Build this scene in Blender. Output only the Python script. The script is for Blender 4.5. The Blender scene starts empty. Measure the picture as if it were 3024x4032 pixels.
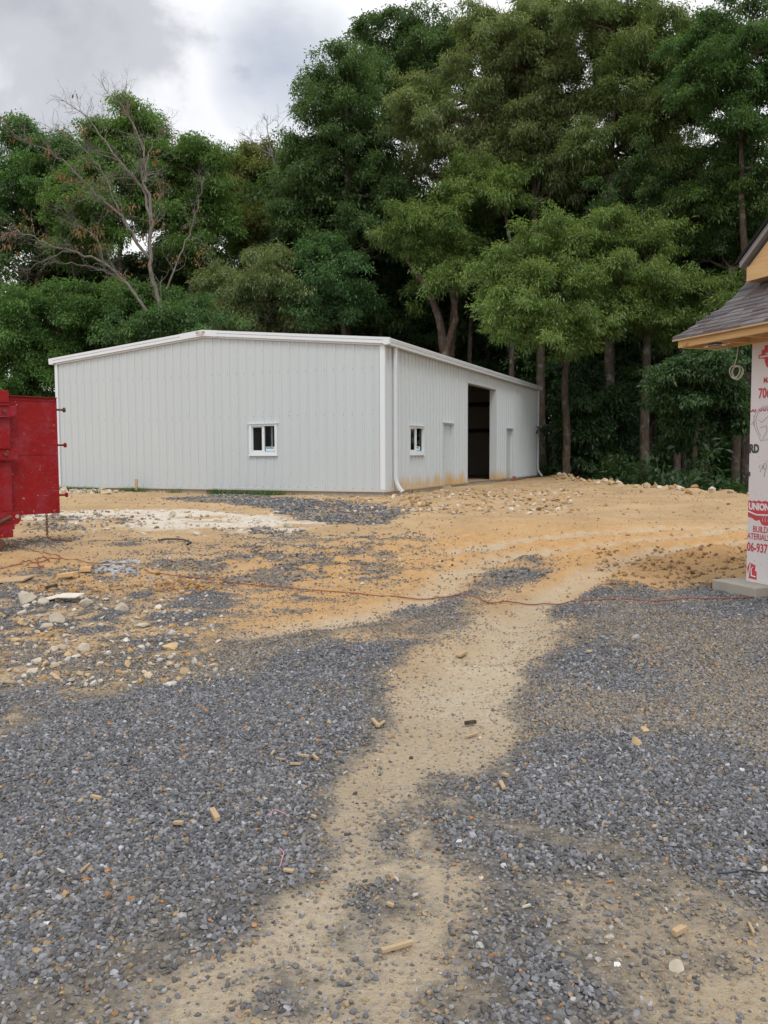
import bpy, bmesh, math, random
import numpy as np
from mathutils import Matrix, Vector

# ------------------------------------------------------------------ scene, camera, sky, sun
S = bpy.context.scene
COL = S.collection
RAD = math.radians
F, PITCH, ROLL, CAMZ = 3306.4, RAD(3.954), RAD(-.2257), 1.6

R0 = np.array([1., 0, 0]); F0 = np.array([0, math.cos(PITCH), -math.sin(PITCH)]); U0 = np.array([0, math.sin(PITCH), math.cos(PITCH)])
cr, sr = math.cos(ROLL), math.sin(ROLL)
right = R0 * cr + U0 * sr
up = -R0 * sr + U0 * cr
cam = bpy.data.cameras.new('camera')
cam.sensor_fit = 'HORIZONTAL'; cam.sensor_width = 36; cam.lens = 36 * F / 3024
cam.clip_start = .05; cam.clip_end = 3000
camo = bpy.data.objects.new('camera', cam); COL.objects.link(camo)
M = Matrix.Identity(4)
for i in range(3):
    M[i][0] = right[i]; M[i][1] = up[i]; M[i][2] = -F0[i]
M[2][3] = CAMZ
camo.matrix_world = M
S.camera = camo

S.view_settings.view_transform = 'Standard'; S.view_settings.look = 'None'
S.view_settings.exposure = 0.15; S.view_settings.gamma = 1
S.cycles.max_bounces = 6; S.cycles.diffuse_bounces = 3; S.cycles.transparent_max_bounces = 12
S.cycles.use_denoising = True

SUN_EL, SUN_AZ = 56, 172      # azimuth clockwise from +Y: behind the camera, a little to the left
W = bpy.data.worlds.new('World'); S.world = W; W.use_nodes = True
nt = W.node_tree; nt.nodes.clear()
def N(t, **k):
    n = nt.nodes.new(t)
    for a, b in k.items(): setattr(n, a, b)
    return n
def LK(a, b): nt.links.new(a, b)
sky = N('ShaderNodeTexSky'); sky.sky_type = 'NISHITA'; sky.sun_disc = False
sky.sun_elevation = RAD(SUN_EL); sky.sun_rotation = RAD(SUN_AZ)
tc = N('ShaderNodeTexCoord')
def vdot(d):
    d = Vector(d).normalized()
    n = N('ShaderNodeVectorMath', operation='DOT_PRODUCT'); LK(tc.outputs['Generated'], n.inputs[0]); n.inputs[1].default_value = d
    return n.outputs['Value']
def ramp(v, stops):
    n = N('ShaderNodeValToRGB'); LK(v, n.inputs[0]); e = n.color_ramp.elements
    n.color_ramp.interpolation = 'EASE'
    e[0].position, e[0].color = stops[0][0], stops[0][1]
    e[1].position, e[1].color = stops[-1][0], stops[-1][1]
    for p, c in stops[1:-1]:
        x = e.new(p); x.color = c
    return n.outputs[0]
def nse(scale, det, rough, off):
    mp = N('ShaderNodeMapping'); mp.inputs['Location'].default_value = off; mp.inputs['Scale'].default_value = (1, 1, 1.7)
    LK(tc.outputs['Generated'], mp.inputs[0])
    n = N('ShaderNodeTexNoise'); n.inputs['Scale'].default_value = scale; n.inputs['Detail'].default_value = det; n.inputs['Roughness'].default_value = rough
    n.inputs['Distortion'].default_value = .3
    LK(mp.outputs[0], n.inputs['Vector']); return n.outputs[0]
def math2(op, a, b):
    n = N('ShaderNodeMath', operation=op); n.use_clamp = False
    for i, x in enumerate((a, b)):
        if isinstance(x, (int, float)): n.inputs[i].default_value = x
        else: LK(x, n.inputs[i])
    return n.outputs[0]
g4 = lambda v: (v, v, v, 1)
# a grey cloud bank lies to the upper left of the view, thinner bright cloud elsewhere
bank = ramp(vdot((-.36, 1, .66)), [(.93, g4(0)), (.995, g4(1))])
small = nse(3.2, 6, .55, (1.3, .2, .7)); big = nse(1.25, 3, .5, (4.2, 1.1, .3))
dark = math2('ADD', math2('MULTIPLY', bank, .50), math2('MULTIPLY', math2('SUBTRACT', small, .545), 2.5))
dark = math2('ADD', dark, math2('MULTIPLY', math2('SUBTRACT', big, .5), .8))
cloud = ramp(dark, [(.0, (9.8, 9.9, 10.1, 1)), (.22, (8.8, 8.9, 9.3, 1)), (.5, (5.6, 5.75, 6.2, 1)), (.95, (4.3, 4.4, 5.0, 1))])
hole = ramp(math2('ADD', vdot((-.0973, .9094, .4045)), math2('MULTIPLY', math2('SUBTRACT', nse(9, 4, .5, (7.7, 3.1, 5.2)), .5), .0035)), [(.9990, g4(0)), (.9998, g4(.55))])
mx = N('ShaderNodeMixRGB'); LK(hole, mx.inputs[0]); LK(cloud, mx.inputs[1]); LK(sky.outputs[0], mx.inputs[2])
bg = N('ShaderNodeBackground'); bg.inputs[1].default_value = .1; LK(mx.outputs[0], bg.inputs[0])
wo = N('ShaderNodeOutputWorld'); LK(bg.outputs[0], wo.inputs[0])

sl = bpy.data.lights.new('sun', 'SUN'); sl.energy = 1.5; sl.angle = RAD(20); sl.color = (1, .975, .945)
so = bpy.data.objects.new('sun', sl); COL.objects.link(so)
sd = Vector((math.sin(RAD(SUN_AZ)) * math.cos(RAD(SUN_EL)), math.cos(RAD(SUN_AZ)) * math.cos(RAD(SUN_EL)), math.sin(RAD(SUN_EL))))
so.rotation_euler = sd.to_track_quat('Z', 'Y').to_euler(); so.location = sd * 60

# ------------------------------------------------------------------ view geometry helpers
C0 = np.array([0, 0, CAMZ]); K = 3024 / 1659
def ray(px, py):                       # a point of the photograph in 1659-wide pixels -> direction
    dx, dy = px * K - 1512, py * K - 2016
    x = dx * cr + dy * sr; y = -dx * sr + dy * cr
    return R0 * x / F + F0 - U0 * y / F
def at(px, py, Y):                     # the point on that ray at distance Y ahead
    d = ray(px, py); return C0 + d * (Y / d[1])
def m_per_px(Y): return Y * K / F

# ------------------------------------------------------------------ noise
def vhash(ix, iy, seed):
    h = (ix.astype(np.int64) * 374761393 + iy.astype(np.int64) * 668265263 + seed * 974711) & 0x7fffffff
    h = ((h ^ (h >> 13)) * 1274126177) & 0x7fffffff
    h = ((h ^ (h >> 16)) * 974634777) & 0x7fffffff
    return (h & 0xffff) / 65535.
def vnoise(x, y, seed=0):
    x = np.asarray(x, float); y = np.asarray(y, float)
    ix, iy = np.floor(x), np.floor(y); fx, fy = x - ix, y - iy
    fx = fx * fx * (3 - 2 * fx); fy = fy * fy * (3 - 2 * fy)
    a = vhash(ix, iy, seed); b = vhash(ix + 1, iy, seed); c = vhash(ix, iy + 1, seed); d = vhash(ix + 1, iy + 1, seed)
    return (a * (1 - fx) + b * fx) * (1 - fy) + (c * (1 - fx) + d * fx) * fy
def fbm(x, y, seed=0, oct=4):
    r = 0; a = .5; t = 0
    for i in range(oct):
        r = r + a * vnoise(x * 2 ** i, y * 2 ** i, seed + i * 7); t += a; a *= .5
    return r / t
def sstep(a, b, x):
    t = np.clip((np.asarray(x, float) - a) / (b - a), 0, 1); return t * t * (3 - 2 * t)

# ------------------------------------------------------------------ terrain
YAW = RAD(23.345); BX, BY, BZ = .013, 24.126, .517
BA = np.array([-math.cos(YAW), math.sin(YAW)]); BB = np.array([math.sin(YAW), math.cos(YAW)])
BW, BL, BH, BR = 12.19, 19.1, 4.19, .566
def crest_x(y): return np.interp(y, [-5, 8, 15, 23.6, 28.8, 36, 42, 60, 300], [26, 20, 14.5, 10.4, 8.7, 8.2, 9.0, 9, 9])
def HT0(x, y):
    z = .10 * sstep(8.5, 14, y) + .24 * sstep(14, 24, y) + .07 * sstep(22, 30, y)
    s = x - crest_x(y)
    z = z - 1.5 * sstep(-.3, 6, s) * sstep(5, 18, y) + .05 * np.exp(-(s + .5) ** 2 / .6) * sstep(12, 20, y)
    s2 = (x - BX) * BB[0] + (y - BY) * BB[1]
    z = z - .9 * sstep(BL + .6, BL + 9, s2)
    z = z + .10 * np.exp(-((x - 2.5) ** 2 / 5 + (y - 23.5) ** 2 / 4))
    return z
def ground_pt(px, py):
    d = ray(px, py); z = 0.
    for _ in range(25):
        P = C0 + d * ((z - CAMZ) / d[2]); z = float(HT0(P[0], P[1]))
    return P
def poly_world(pts): return np.array([ground_pt(*p)[:2] for p in pts])
def sdist(poly, x, y):                 # signed distance, positive inside
    x = np.asarray(x, float); y = np.asarray(y, float)
    dmin = np.full(x.shape, 1e9); ins = np.zeros(x.shape, bool)
    n = len(poly)
    for i in range(n):
        a, b = poly[i], poly[(i + 1) % n]; e = b - a
        t = np.clip(((x - a[0]) * e[0] + (y - a[1]) * e[1]) / (e @ e + 1e-12), 0, 1)
        dmin = np.minimum(dmin, np.hypot(x - a[0] - t * e[0], y - a[1] - t * e[1]))
        if a[1] != b[1]:
            c = ((a[1] > y) != (b[1] > y)) & (x < (b[0] - a[0]) * (y - a[1]) / (b[1] - a[1]) + a[0]); ins ^= c
    return np.where(ins, dmin, -dmin)
PG = dict(
 left=poly_world([(-3500,1740),(-500,1700),(0,1600),(120,1520),(250,1500),(430,1432),(560,1375),(720,1365),(850,1325),(960,1295),(1010,1262),(1050,1240),(1150,1215),(1225,1232),(1205,1252),(1140,1262),(1075,1282),(1020,1325),(975,1372),(880,1400),(845,1440),(815,1490),(850,1500),(805,1570),(765,1660),(720,1760),(690,1835),(655,1910),(575,1990),(530,2050),(470,2110),(430,2160),(370,2300),(-500,2400),(-4000,2500)]),
 right=poly_world([(1245,1278),(1350,1268),(1400,1285),(1540,1268),(1660,1292),(2400,1330),(2400,2260),(1800,2120),(1659,1985),(1450,1905),(1310,1850),(1210,1800),(1080,1772),(975,1730),(965,1692),(1080,1680),(1112,1620),(1105,1560),(1150,1520),(1185,1450),(1205,1400),(1230,1330)]),
 mixr=poly_world([(940,1720),(1100,1780),(1250,1830),(1700,1990),(1900,2300),(880,2300),(830,2130),(930,2020),(960,1920),(900,1830)]),
 mixl=poly_world([(-400,1290),(60,1262),(200,1250),(480,1255),(560,1290),(520,1375),(440,1440),(270,1540),(0,1680),(-600,1780),(-600,1300)]),
 mixm=poly_world([(-200,1240),(120,1215),(330,1185),(520,1172),(760,1155),(900,1150),(1010,1195),(930,1240),(800,1290),(640,1340),(540,1360),(480,1290),(250,1270),(-200,1290)]),
 bld=poly_world([(355,1077),(480,1070),(640,1078),(850,1090),(885,1108),(810,1138),(700,1132),(520,1092),(420,1086)]),
 str1=poly_world([(40,1115),(250,1108),(330,1128),(200,1145),(40,1150)]),
 str2=poly_world([(-60,1165),(250,1160),(430,1172),(300,1190),(40,1190)]),
 str3=poly_world([(440,1150),(560,1135),(680,1150),(760,1168),(600,1175),(480,1168)]),
 track=poly_world([(1060,1335),(1210,1345),(1185,1420),(1135,1510),(1085,1575),(900,1575),(950,1480),(985,1400)]),
 powder=poly_world([(110,1118),(170,1104),(260,1100),(420,1104),(600,1120),(730,1132),(650,1150),(600,1163),(500,1152),(300,1140),(160,1136)]),
 powd2=poly_world([(40,1112),(130,1106),(150,1120),(60,1128)]),
 lower=poly_world([(700,1840),(960,1700),(900,1600),(1100,1590),(1080,1680),(980,1760),(930,1900),(840,2100),(800,2300),(200,2300),(450,2040),(560,1930)]),
 orange=poly_world([(430,1215),(900,1160),(1080,1130),(1659,1140),(2200,1150),(2200,1300),(1659,1230),(1320,1270),(1230,1270),(1000,1250),(900,1300),(560,1370),(520,1300)]),
 orange2=poly_world([(-200,1200),(150,1200),(300,1225),(330,1290),(100,1300),(-200,1290)]),
)
RUTS = [np.array([gpt[:2] for gpt in (ground_pt(*q) for q in L_)]) for L_ in ([(1060, 1420), (1125, 1350), (1195, 1290), (1280, 1240), (1340, 1212), (1450, 1190), (1660, 1165), (2100, 1150)], [(540, 1376), (760, 1340), (915, 1298), (985, 1250), (1070, 1212), (1200, 1190), (1420, 1165), (1660, 1138), (2100, 1125)], [(980, 1200), (1150, 1165), (1330, 1150), (1500, 1143), (1660, 1134)])]
def pdist(P, x, y):
    d = np.full(np.shape(x), 1e9)
    for a, b in zip(P, P[1:]):
        e = b - a; t = np.clip(((x - a[0]) * e[0] + (y - a[1]) * e[1]) / (e @ e), 0, 1); d = np.minimum(d, np.hypot(x - a[0] - t * e[0], y - a[1] - t * e[1]))
    return d
def ruts(x, y):
    wob = .12 * (fbm(x * 1.7, y * 1.7, 87) - .5)
    return np.maximum.reduce([sstep(.34, .12, pdist(P, x + wob, y + wob)) for P in RUTS])
def masks(x, y):
    wa = np.clip(.045 * y, .08, .40); wx = x + wa * (fbm(x * 1.3, y * 1.3, 3) - .5) * 2; wy = y + wa * (fbm(x * 1.3, y * 1.3, 11) - .5) * 2
    sc = .035 + .034 * np.clip(y, 0, 22)
    def m(k, soft=1.): return sstep(-sc * soft, sc * soft, sdist(PG[k], wx, wy))
    n1 = fbm(x * 2.1, y * 2.1, 21); n2 = fbm(x * .8, y * .8, 31)
    n0 = .55 + .9 * fbm(x * 3.3, y * 3.3, 19)
    g = np.clip(np.maximum(m('left', 1.7 + 2.2 * sstep(4.6, 6.8, y) * sstep(.3, -1.2, x)), m('right', 1.5)) * n0 * 1.15, 0, 1)
    fine = fbm(x * 6.1, y * 6.1, 133)
    g = np.maximum(g, np.maximum(m('left', 7), m('right', 4)) * .62 * sstep(.36, .66, fine))
    g = np.maximum(g, m('mixr', 1.6) * (.48 + .48 * sstep(.36, .60, n1)))
    g = np.maximum(g, m('mixl', 2) * (.30 + .52 * sstep(.36, .64, fbm(x * 3.3, y * 3.3, 141))))
    g = np.maximum(g, m('mixm', 2.5) * (.22 + .34 * sstep(.36, .62, fbm(x * 3.1, y * 3.1, 121))))
    g = np.maximum(g, m('lower', 2) * (.26 + .45 * sstep(.44, .64, n1)))
    g = np.maximum(g, m('bld', .6) * .8)
    for k in ('str1', 'str2', 'str3'): g = np.maximum(g, m(k, 1.2) * .5 * sstep(.34, .58, n1))
    g = g * (1 - .6 * sstep(.62, .72, n2) * m('left', 3) * sstep(5.2, 6.5, y))          # dirt showing through the spread stone
    g = g * (1 - .45 * sstep(.5, .64, fbm(x * 1.5, y * 1.5, 77)) * sstep(3.4, 2.2, y))
    pale = np.maximum(m('track', 2.2) * .9, m('lower', 2.5) * .35)
    rut = ruts(x, y); pale = np.maximum(pale, rut * (.35 + .5 * n1)); g = g * (1 - .8 * sstep(.34, .12, pdist(RUTS[0], wx, wy)) * sstep(8.3, 9.3, y))
    white = np.maximum(m('powder', .5) * sstep(.34, .50, fbm(x * 1.2, y * 2.6, 41)), m('powd2', .5))
    far = sstep(9.5, 13, y)
    org = np.maximum(m('orange', 3), m('orange2', 2) * .8) * (.6 + .4 * sstep(.35, .6, n2))
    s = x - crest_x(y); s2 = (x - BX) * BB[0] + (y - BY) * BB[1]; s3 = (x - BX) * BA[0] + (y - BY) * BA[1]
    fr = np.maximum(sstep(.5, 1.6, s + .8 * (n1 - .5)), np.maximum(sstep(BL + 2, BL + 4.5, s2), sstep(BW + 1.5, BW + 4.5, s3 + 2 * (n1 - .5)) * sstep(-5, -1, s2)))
    return g, pale, white, org, np.clip(fr, 0, 1)
def HT(x, y, msk=None):
    z = HT0(x, y)
    rough = .02 + .035 * sstep(9, 20, y)
    z = z + (fbm(x * 1.1, y * 1.1, 5) - .5) * .10 * sstep(3, 12, y) + (fbm(x * 4.1, y * 4.1, 8, 3) - .5) * rough
    if msk is not None:
        g, pale, white, org, fr = msk
        z = z + .025 * g * sstep(1, 3, y) + .05 * white * fbm(x * 3, y * 3, 15)
        cl = sstep(.2, .8, np.minimum(org + .3, 1)) * sstep(.5, .7, fbm(x * 5, y * 5, 61))
        z = z + .05 * cl * sstep(8, 12, y)
    dr = np.minimum.reduce([pdist(P, x, y) for P in RUTS]); z = z - .045 * sstep(.3, .1, dr) + .05 * np.exp(-(dr - .42) ** 2 / .012) * fbm(x * 4, y * 4, 23)
    s = x - crest_x(y)
    z = z + .16 * np.exp(-(s + .25) ** 2 / .25) * np.clip(fbm(x * 2.3, y * 2.3, 91) - .35, 0, 1) * 2 * sstep(14, 20, y)
    return z
def HTm(x, y):
    x = np.atleast_1d(np.asarray(x, float)); y = np.atleast_1d(np.asarray(y, float)); return HT(x, y, masks(x, y))
def gp(px, py):                        # photograph pixel -> point on the finished ground
    P = ground_pt(px, py)
    for _ in range(4):
        z = float(HTm(P[0], P[1])[0]); d = ray(px, py); P = C0 + d * ((z - CAMZ) / d[2])
    P[2] = float(HTm(P[0], P[1])[0]); return P

# ------------------------------------------------------------------ mesh + object helpers
def np_mesh(name, V, Fc, nper, mat=None, color=None, smooth=False, extra=None):
    me = bpy.data.meshes.new(name)
    V = np.ascontiguousarray(V, np.float32); Fc = np.ascontiguousarray(Fc, np.int32).reshape(-1, nper)
    me.vertices.add(len(V)); me.vertices.foreach_set('co', V.ravel())
    me.loops.add(Fc.size); me.loops.foreach_set('vertex_index', Fc.ravel())
    me.polygons.add(len(Fc)); me.polygons.foreach_set('loop_start', np.arange(0, Fc.size, nper, dtype=np.int32))
    me.polygons.foreach_set('use_smooth', np.full(len(Fc), smooth, bool))
    me.update(calc_edges=True)
    for nm, c in ([('Col', color)] if color is not None else []) + list((extra or {}).items()):
        a = me.color_attributes.new(nm, 'FLOAT_COLOR', 'POINT')
        c4 = np.ones((len(V), 4), np.float32); c4[:, :c.shape[1]] = c; a.data.foreach_set('color', c4.ravel())
    if mat: me.materials.append(mat)
    return me
def link(name, me, parent=None):
    o = bpy.data.objects.new(name, me); COL.objects.link(o)
    if parent: o.parent = parent
    return o
def tag(o, label, cat, group=None, kind=None):
    if label: o['label'] = label
    if cat: o['category'] = cat
    if group: o['group'] = group
    if kind: o['kind'] = kind
    return o
def thing(name, label, cat, loc=(0, 0, 0), rz=0, group=None):
    o = bpy.data.objects.new(name, None); COL.objects.link(o); o.location = loc; o.rotation_euler = (0, 0, rz)
    o.empty_display_size = .2
    return tag(o, label, cat, group)
class MB:
    def __init__(s): s.v = []; s.f = []; s.m = []
    def add(s, V, Fs, m=0):
        k = len(s.v); s.v += [tuple(map(float, p)) for p in V]; s.f += [tuple(i + k for i in f) for f in Fs]; s.m += [m] * len(Fs); return s
    def hexa(s, V, m=0):               # 8 points: bottom loop then top loop
        return s.add(V, [(0, 3, 2, 1), (4, 5, 6, 7), (0, 1, 5, 4), (1, 2, 6, 5), (2, 3, 7, 6), (3, 0, 4, 7)], m)
    def box(s, a, b, m=0):
        (x0, y0, z0), (x1, y1, z1) = a, b
        x0, x1 = min(x0, x1), max(x0, x1); y0, y1 = min(y0, y1), max(y0, y1); z0, z1 = min(z0, z1), max(z0, z1)
        return s.hexa([(x0, y0, z0), (x1, y0, z0), (x1, y1, z0), (x0, y1, z0), (x0, y0, z1), (x1, y0, z1), (x1, y1, z1), (x0, y1, z1)], m)
    def prism(s, loop, d, m=0):        # closed loop of 3D points pushed along d
        n = len(loop); d = np.asarray(d, float); L = [np.asarray(p, float) for p in loop]
        return s.add(L + [p + d for p in L], [tuple(range(n - 1, -1, -1)), tuple(range(n, 2 * n))] + [(i, (i + 1) % n, (i + 1) % n + n, i + n) for i in range(n)], m)
    def tube(s, pts, rad, n=8, m=0, cap=True):
        pts = [np.asarray(p, float) for p in pts]
        if not hasattr(rad, '__len__'): rad = [rad] * len(pts)
        k = len(s.v); u = None
        for i, p in enumerate(pts):
            t = pts[min(i + 1, len(pts) - 1)] - pts[max(i - 1, 0)]; t = t / (np.linalg.norm(t) + 1e-9)
            if u is None: u = np.cross(t, [0, 0, 1.] if abs(t[2]) < .9 else [1., 0, 0])
            u = u - t * (u @ t); u = u / (np.linalg.norm(u) + 1e-9); w = np.cross(t, u)
            for j in range(n):
                a = 2 * math.pi * j / n; s.v.append(tuple(p + rad[i] * (math.cos(a) * u + math.sin(a) * w)))
        for i in range(len(pts) - 1):
            for j in range(n):
                a, b = k + i * n + j, k + i * n + (j + 1) % n; s.f.append((a, b, b + n, a + n)); s.m.append(m)
        if cap:
            s.f.append(tuple(k + j for j in range(n - 1, -1, -1))); s.m.append(m)
            s.f.append(tuple(k + (len(pts) - 1) * n + j for j in range(n))); s.m.append(m)
        return s
    def build(s, name, mats, parent=None, smooth=False, bevel=0):
        me = bpy.data.meshes.new(name); me.from_pydata(s.v, [], s.f)
        for mt in (mats if isinstance(mats, (list, tuple)) else [mats]): me.materials.append(mt)
        me.polygons.foreach_set('material_index', s.m)
        if smooth: me.polygons.foreach_set('use_smooth', [True] * len(s.f))
        if len(s.f) < 4000:
            bm = bmesh.new(); bm.from_mesh(me); bmesh.ops.recalc_face_normals(bm, faces=bm.faces[:]); bm.to_mesh(me); bm.free()
        me.update(); o = link(name, me, parent)
        if bevel:
            b = o.modifiers.new('bevel', 'BEVEL'); b.width = bevel; b.segments = 2; b.limit_method = 'ANGLE'
        return o

# ------------------------------------------------------------------ materials
def mat(name, build):
    m = bpy.data.materials.new(name); m.use_nodes = True; t = m.node_tree; t.nodes.clear()
    class G: pass
    g = G(); g.t = t
    def n(ty, **k):
        x = t.nodes.new(ty)
        ins = k.pop('ins', {})
        for a, b in k.items(): setattr(x, a, b)
        for a, b in ins.items():
            if hasattr(b, 'is_output'): t.links.new(b, x.inputs[a])
            else: x.inputs[a].default_value = b
        return x
    g.n = n
    def noise(scale, det=4, rough=.55, vec=None, sc=None, dist=0):
        x = n('ShaderNodeTexNoise', ins={'Scale': scale, 'Detail': det, 'Roughness': rough, 'Distortion': dist})
        v = vec or n('ShaderNodeTexCoord').outputs['Object']
        if sc: v = n('ShaderNodeMapping', ins={'Vector': v, 'Scale': sc}).outputs[0]
        t.links.new(v, x.inputs['Vector']); return x.outputs[0]
    g.noise = noise
    def rmp(v, *st):
        x = n('ShaderNodeValToRGB', ins={0: v}); e = x.color_ramp.elements
        c = lambda q: (*q, 1) if hasattr(q, '__len__') else (q, q, q, 1)
        e[0].position, e[0].color = st[0][0], c(st[0][1]); e[1].position, e[1].color = st[-1][0], c(st[-1][1])
        for p, q in st[1:-1]: e.new(p).color = c(q)
        return x.outputs[0]
    g.rmp = rmp
    def mix(f, a, b, mode='MIX'):
        x = n('ShaderNodeMixRGB', blend_type=mode)
        for i, q in enumerate((f, a, b)):
            if hasattr(q, 'is_output'): t.links.new(q, x.inputs[i])
            elif i == 0: x.inputs[0].default_value = q
            else: x.inputs[i].default_value = (*q, 1) if len(q) == 3 else q
        return x.outputs[0]
    g.mix = mix
    def mth(op, a, b=0):
        x = n('ShaderNodeMath', operation=op, ins={0: a, 1: b}); return x.outputs[0]
    g.mth = mth
    def bump(h, st=.5, d=.01): return n('ShaderNodeBump', ins={'Height': h, 'Strength': st, 'Distance': d}).outputs[0]
    g.bump = bump
    def out(col, rough=.6, metal=0, spec=.5, nrm=None):
        p = n('ShaderNodeBsdfPrincipled')
        for k, v in (('Base Color', col), ('Roughness', rough), ('Metallic', metal), ('Specular IOR Level', spec), ('Normal', nrm)):
            if v is None: continue
            if hasattr(v, 'is_output'): t.links.new(v, p.inputs[k])
            else: p.inputs[k].default_value = (*v, 1) if hasattr(v, '__len__') else v
        o = n('ShaderNodeOutputMaterial'); t.links.new(p.outputs[0], o.inputs[0]); g.p = p; return p
    g.out = out
    build(g); return m
def plain(name, c, rough=.6, var=.15, sc=6, metal=0, spec=.5, b=0, bs=60):
    def f(g):
        v = g.noise(sc, 5)
        col = g.mix(v, tuple(x * (1 - var) for x in c), tuple(min(1, x * (1 + var)) for x in c))
        g.out(col, rough, metal, spec, g.bump(g.noise(bs, 4), b, .01) if b else None)
    return mat(name, f)

def f_ground(g):
    a = g.n('ShaderNodeAttribute', attribute_name='mask'); s = g.n('ShaderNodeSeparateColor', ins={0: a.outputs['Color']})
    b = g.n('ShaderNodeAttribute', attribute_name='mask2'); s2 = g.n('ShaderNodeSeparateColor', ins={0: b.outputs['Color']})
    co = g.n('ShaderNodeTexCoord').outputs['Object']
    n1 = g.noise(.9, 6, .6, co); n2 = g.noise(5, 6, .65, co); n3 = g.noise(38, 4, .7, co); n4 = g.noise(140, 3, .7, co)
    dirt = g.mix(g.rmp(n1, (.35, 0), (.65, 1)), (.385, .262, .145), (.50, .355, .205))
    org = g.mix(g.rmp(n2, (.35, 0), (.65, 1)), (.475, .275, .115), (.55, .345, .165))
    c = g.mix(s.outputs[2], dirt, org)
    c = g.mix(s2.outputs[2], c, g.mix(n2, (.31, .255, .185), (.43, .36, .265)))
    c = g.mix(g.mth('MULTIPLY', s.outputs[1], g.rmp(n2, (.3, .55), (.6, 1))), c, (.50, .44, .34))
    c = g.mix(g.mth('MULTIPLY', s2.outputs[0], g.rmp(n2, (.3, .45), (.6, 1))), c, (.62, .575, .50))
    gv = g.n('ShaderNodeTexVoronoi', ins={'Vector': co, 'Scale': 34., 'Randomness': 1.})
    gcol = g.mix(g.rmp(g.noise(1.3, 4, .6, co), (.42, .05), (.66, .75)), g.rmp(g.n('ShaderNodeSeparateColor', ins={0: gv.outputs['Color']}).outputs[0], (0, (.06, .06, .062)), (.6, (.13, .13, .13)), (1, (.24, .22, .19))), (.25, .205, .145))
    gm = g.mth('ADD', s.outputs[0], g.mth('MULTIPLY', g.mth('SUBTRACT', n2, .5), .9))
    c = g.mix(g.rmp(gm, (.35, 0), (.62, 1)), c, gcol)
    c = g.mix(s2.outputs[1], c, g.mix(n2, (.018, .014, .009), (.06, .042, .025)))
    c = g.mix(.5, c, g.rmp(n3, (.25, .6), (.5, 1.06), (.75, 1.4)), 'MULTIPLY')
    c = g.mix(.35, c, g.rmp(n4, (.3, .6), (.6, 1.12)), 'MULTIPLY')
    h = g.mth('ADD', g.mth('MULTIPLY', n3, .5), g.mth('MULTIPLY', n4, .25))
    h = g.mth('ADD', h, g.mth('MULTIPLY', g.noise(14, 5, .6, co), .9))
    g.out(c, .95, 0, .15, g.bump(h, .8, .035))
M_ground = mat('packed_dirt', f_ground)
def f_vcol(rough, spec, b=0):
    def f(g):
        a = g.n('ShaderNodeAttribute', attribute_name='Col')
        co = g.n('ShaderNodeTexCoord').outputs['Object']
        c = g.mix(.6, a.outputs['Color'], g.rmp(g.noise(90, 4, .6, co), (.3, .6), (.7, 1.25)), 'MULTIPLY')
        g.out(c, rough, 0, spec, g.bump(g.noise(160, 3, .6, co), .4, .004))
    return f
M_stone = mat('crushed_stone', f_vcol(.85, .3))
def f_leaf(g):
    a = g.n('ShaderNodeAttribute', attribute_name='Col')
    p = g.out(a.outputs['Color'], .5, 0, .5)
    tr = g.n('ShaderNodeBsdfTranslucent'); c2 = g.mix(1, a.outputs['Color'], (1.25, 1.35, .6), 'MULTIPLY'); g.t.links.new(c2, tr.inputs[0])
    mx = g.n('ShaderNodeMixShader', ins={0: .42}); g.t.links.new(p.outputs[0], mx.inputs[1]); g.t.links.new(tr.outputs[0], mx.inputs[2])
    o = [x for x in g.t.nodes if x.type == 'OUTPUT_MATERIAL'][0]; g.t.links.new(mx.outputs[0], o.inputs[0])
M_leaf = mat('leaf', f_leaf)
def bark(name, c1, c2):
    def f(g):
        v = g.noise(5, 6, .7, None, (3, 3, .6)); l = g.noise(2.2, 3)
        c = g.mix(g.rmp(v, (.35, 0), (.65, 1)), c1, c2); c = g.mix(g.rmp(l, (.55, 0), (.7, .5)), c, (.28, .28, .25))
        g.out(c, .95, 0, .1, g.bump(v, 1, .05))
    return mat(name, f)
M_bark = bark('bark', (.045, .034, .026), (.12, .095, .072))
M_barkred = bark('reddish_bark', (.06, .042, .032), (.15, .105, .08))
M_bare = bark('bare_grey_wood', (.11, .095, .082), (.26, .235, .205))

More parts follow.
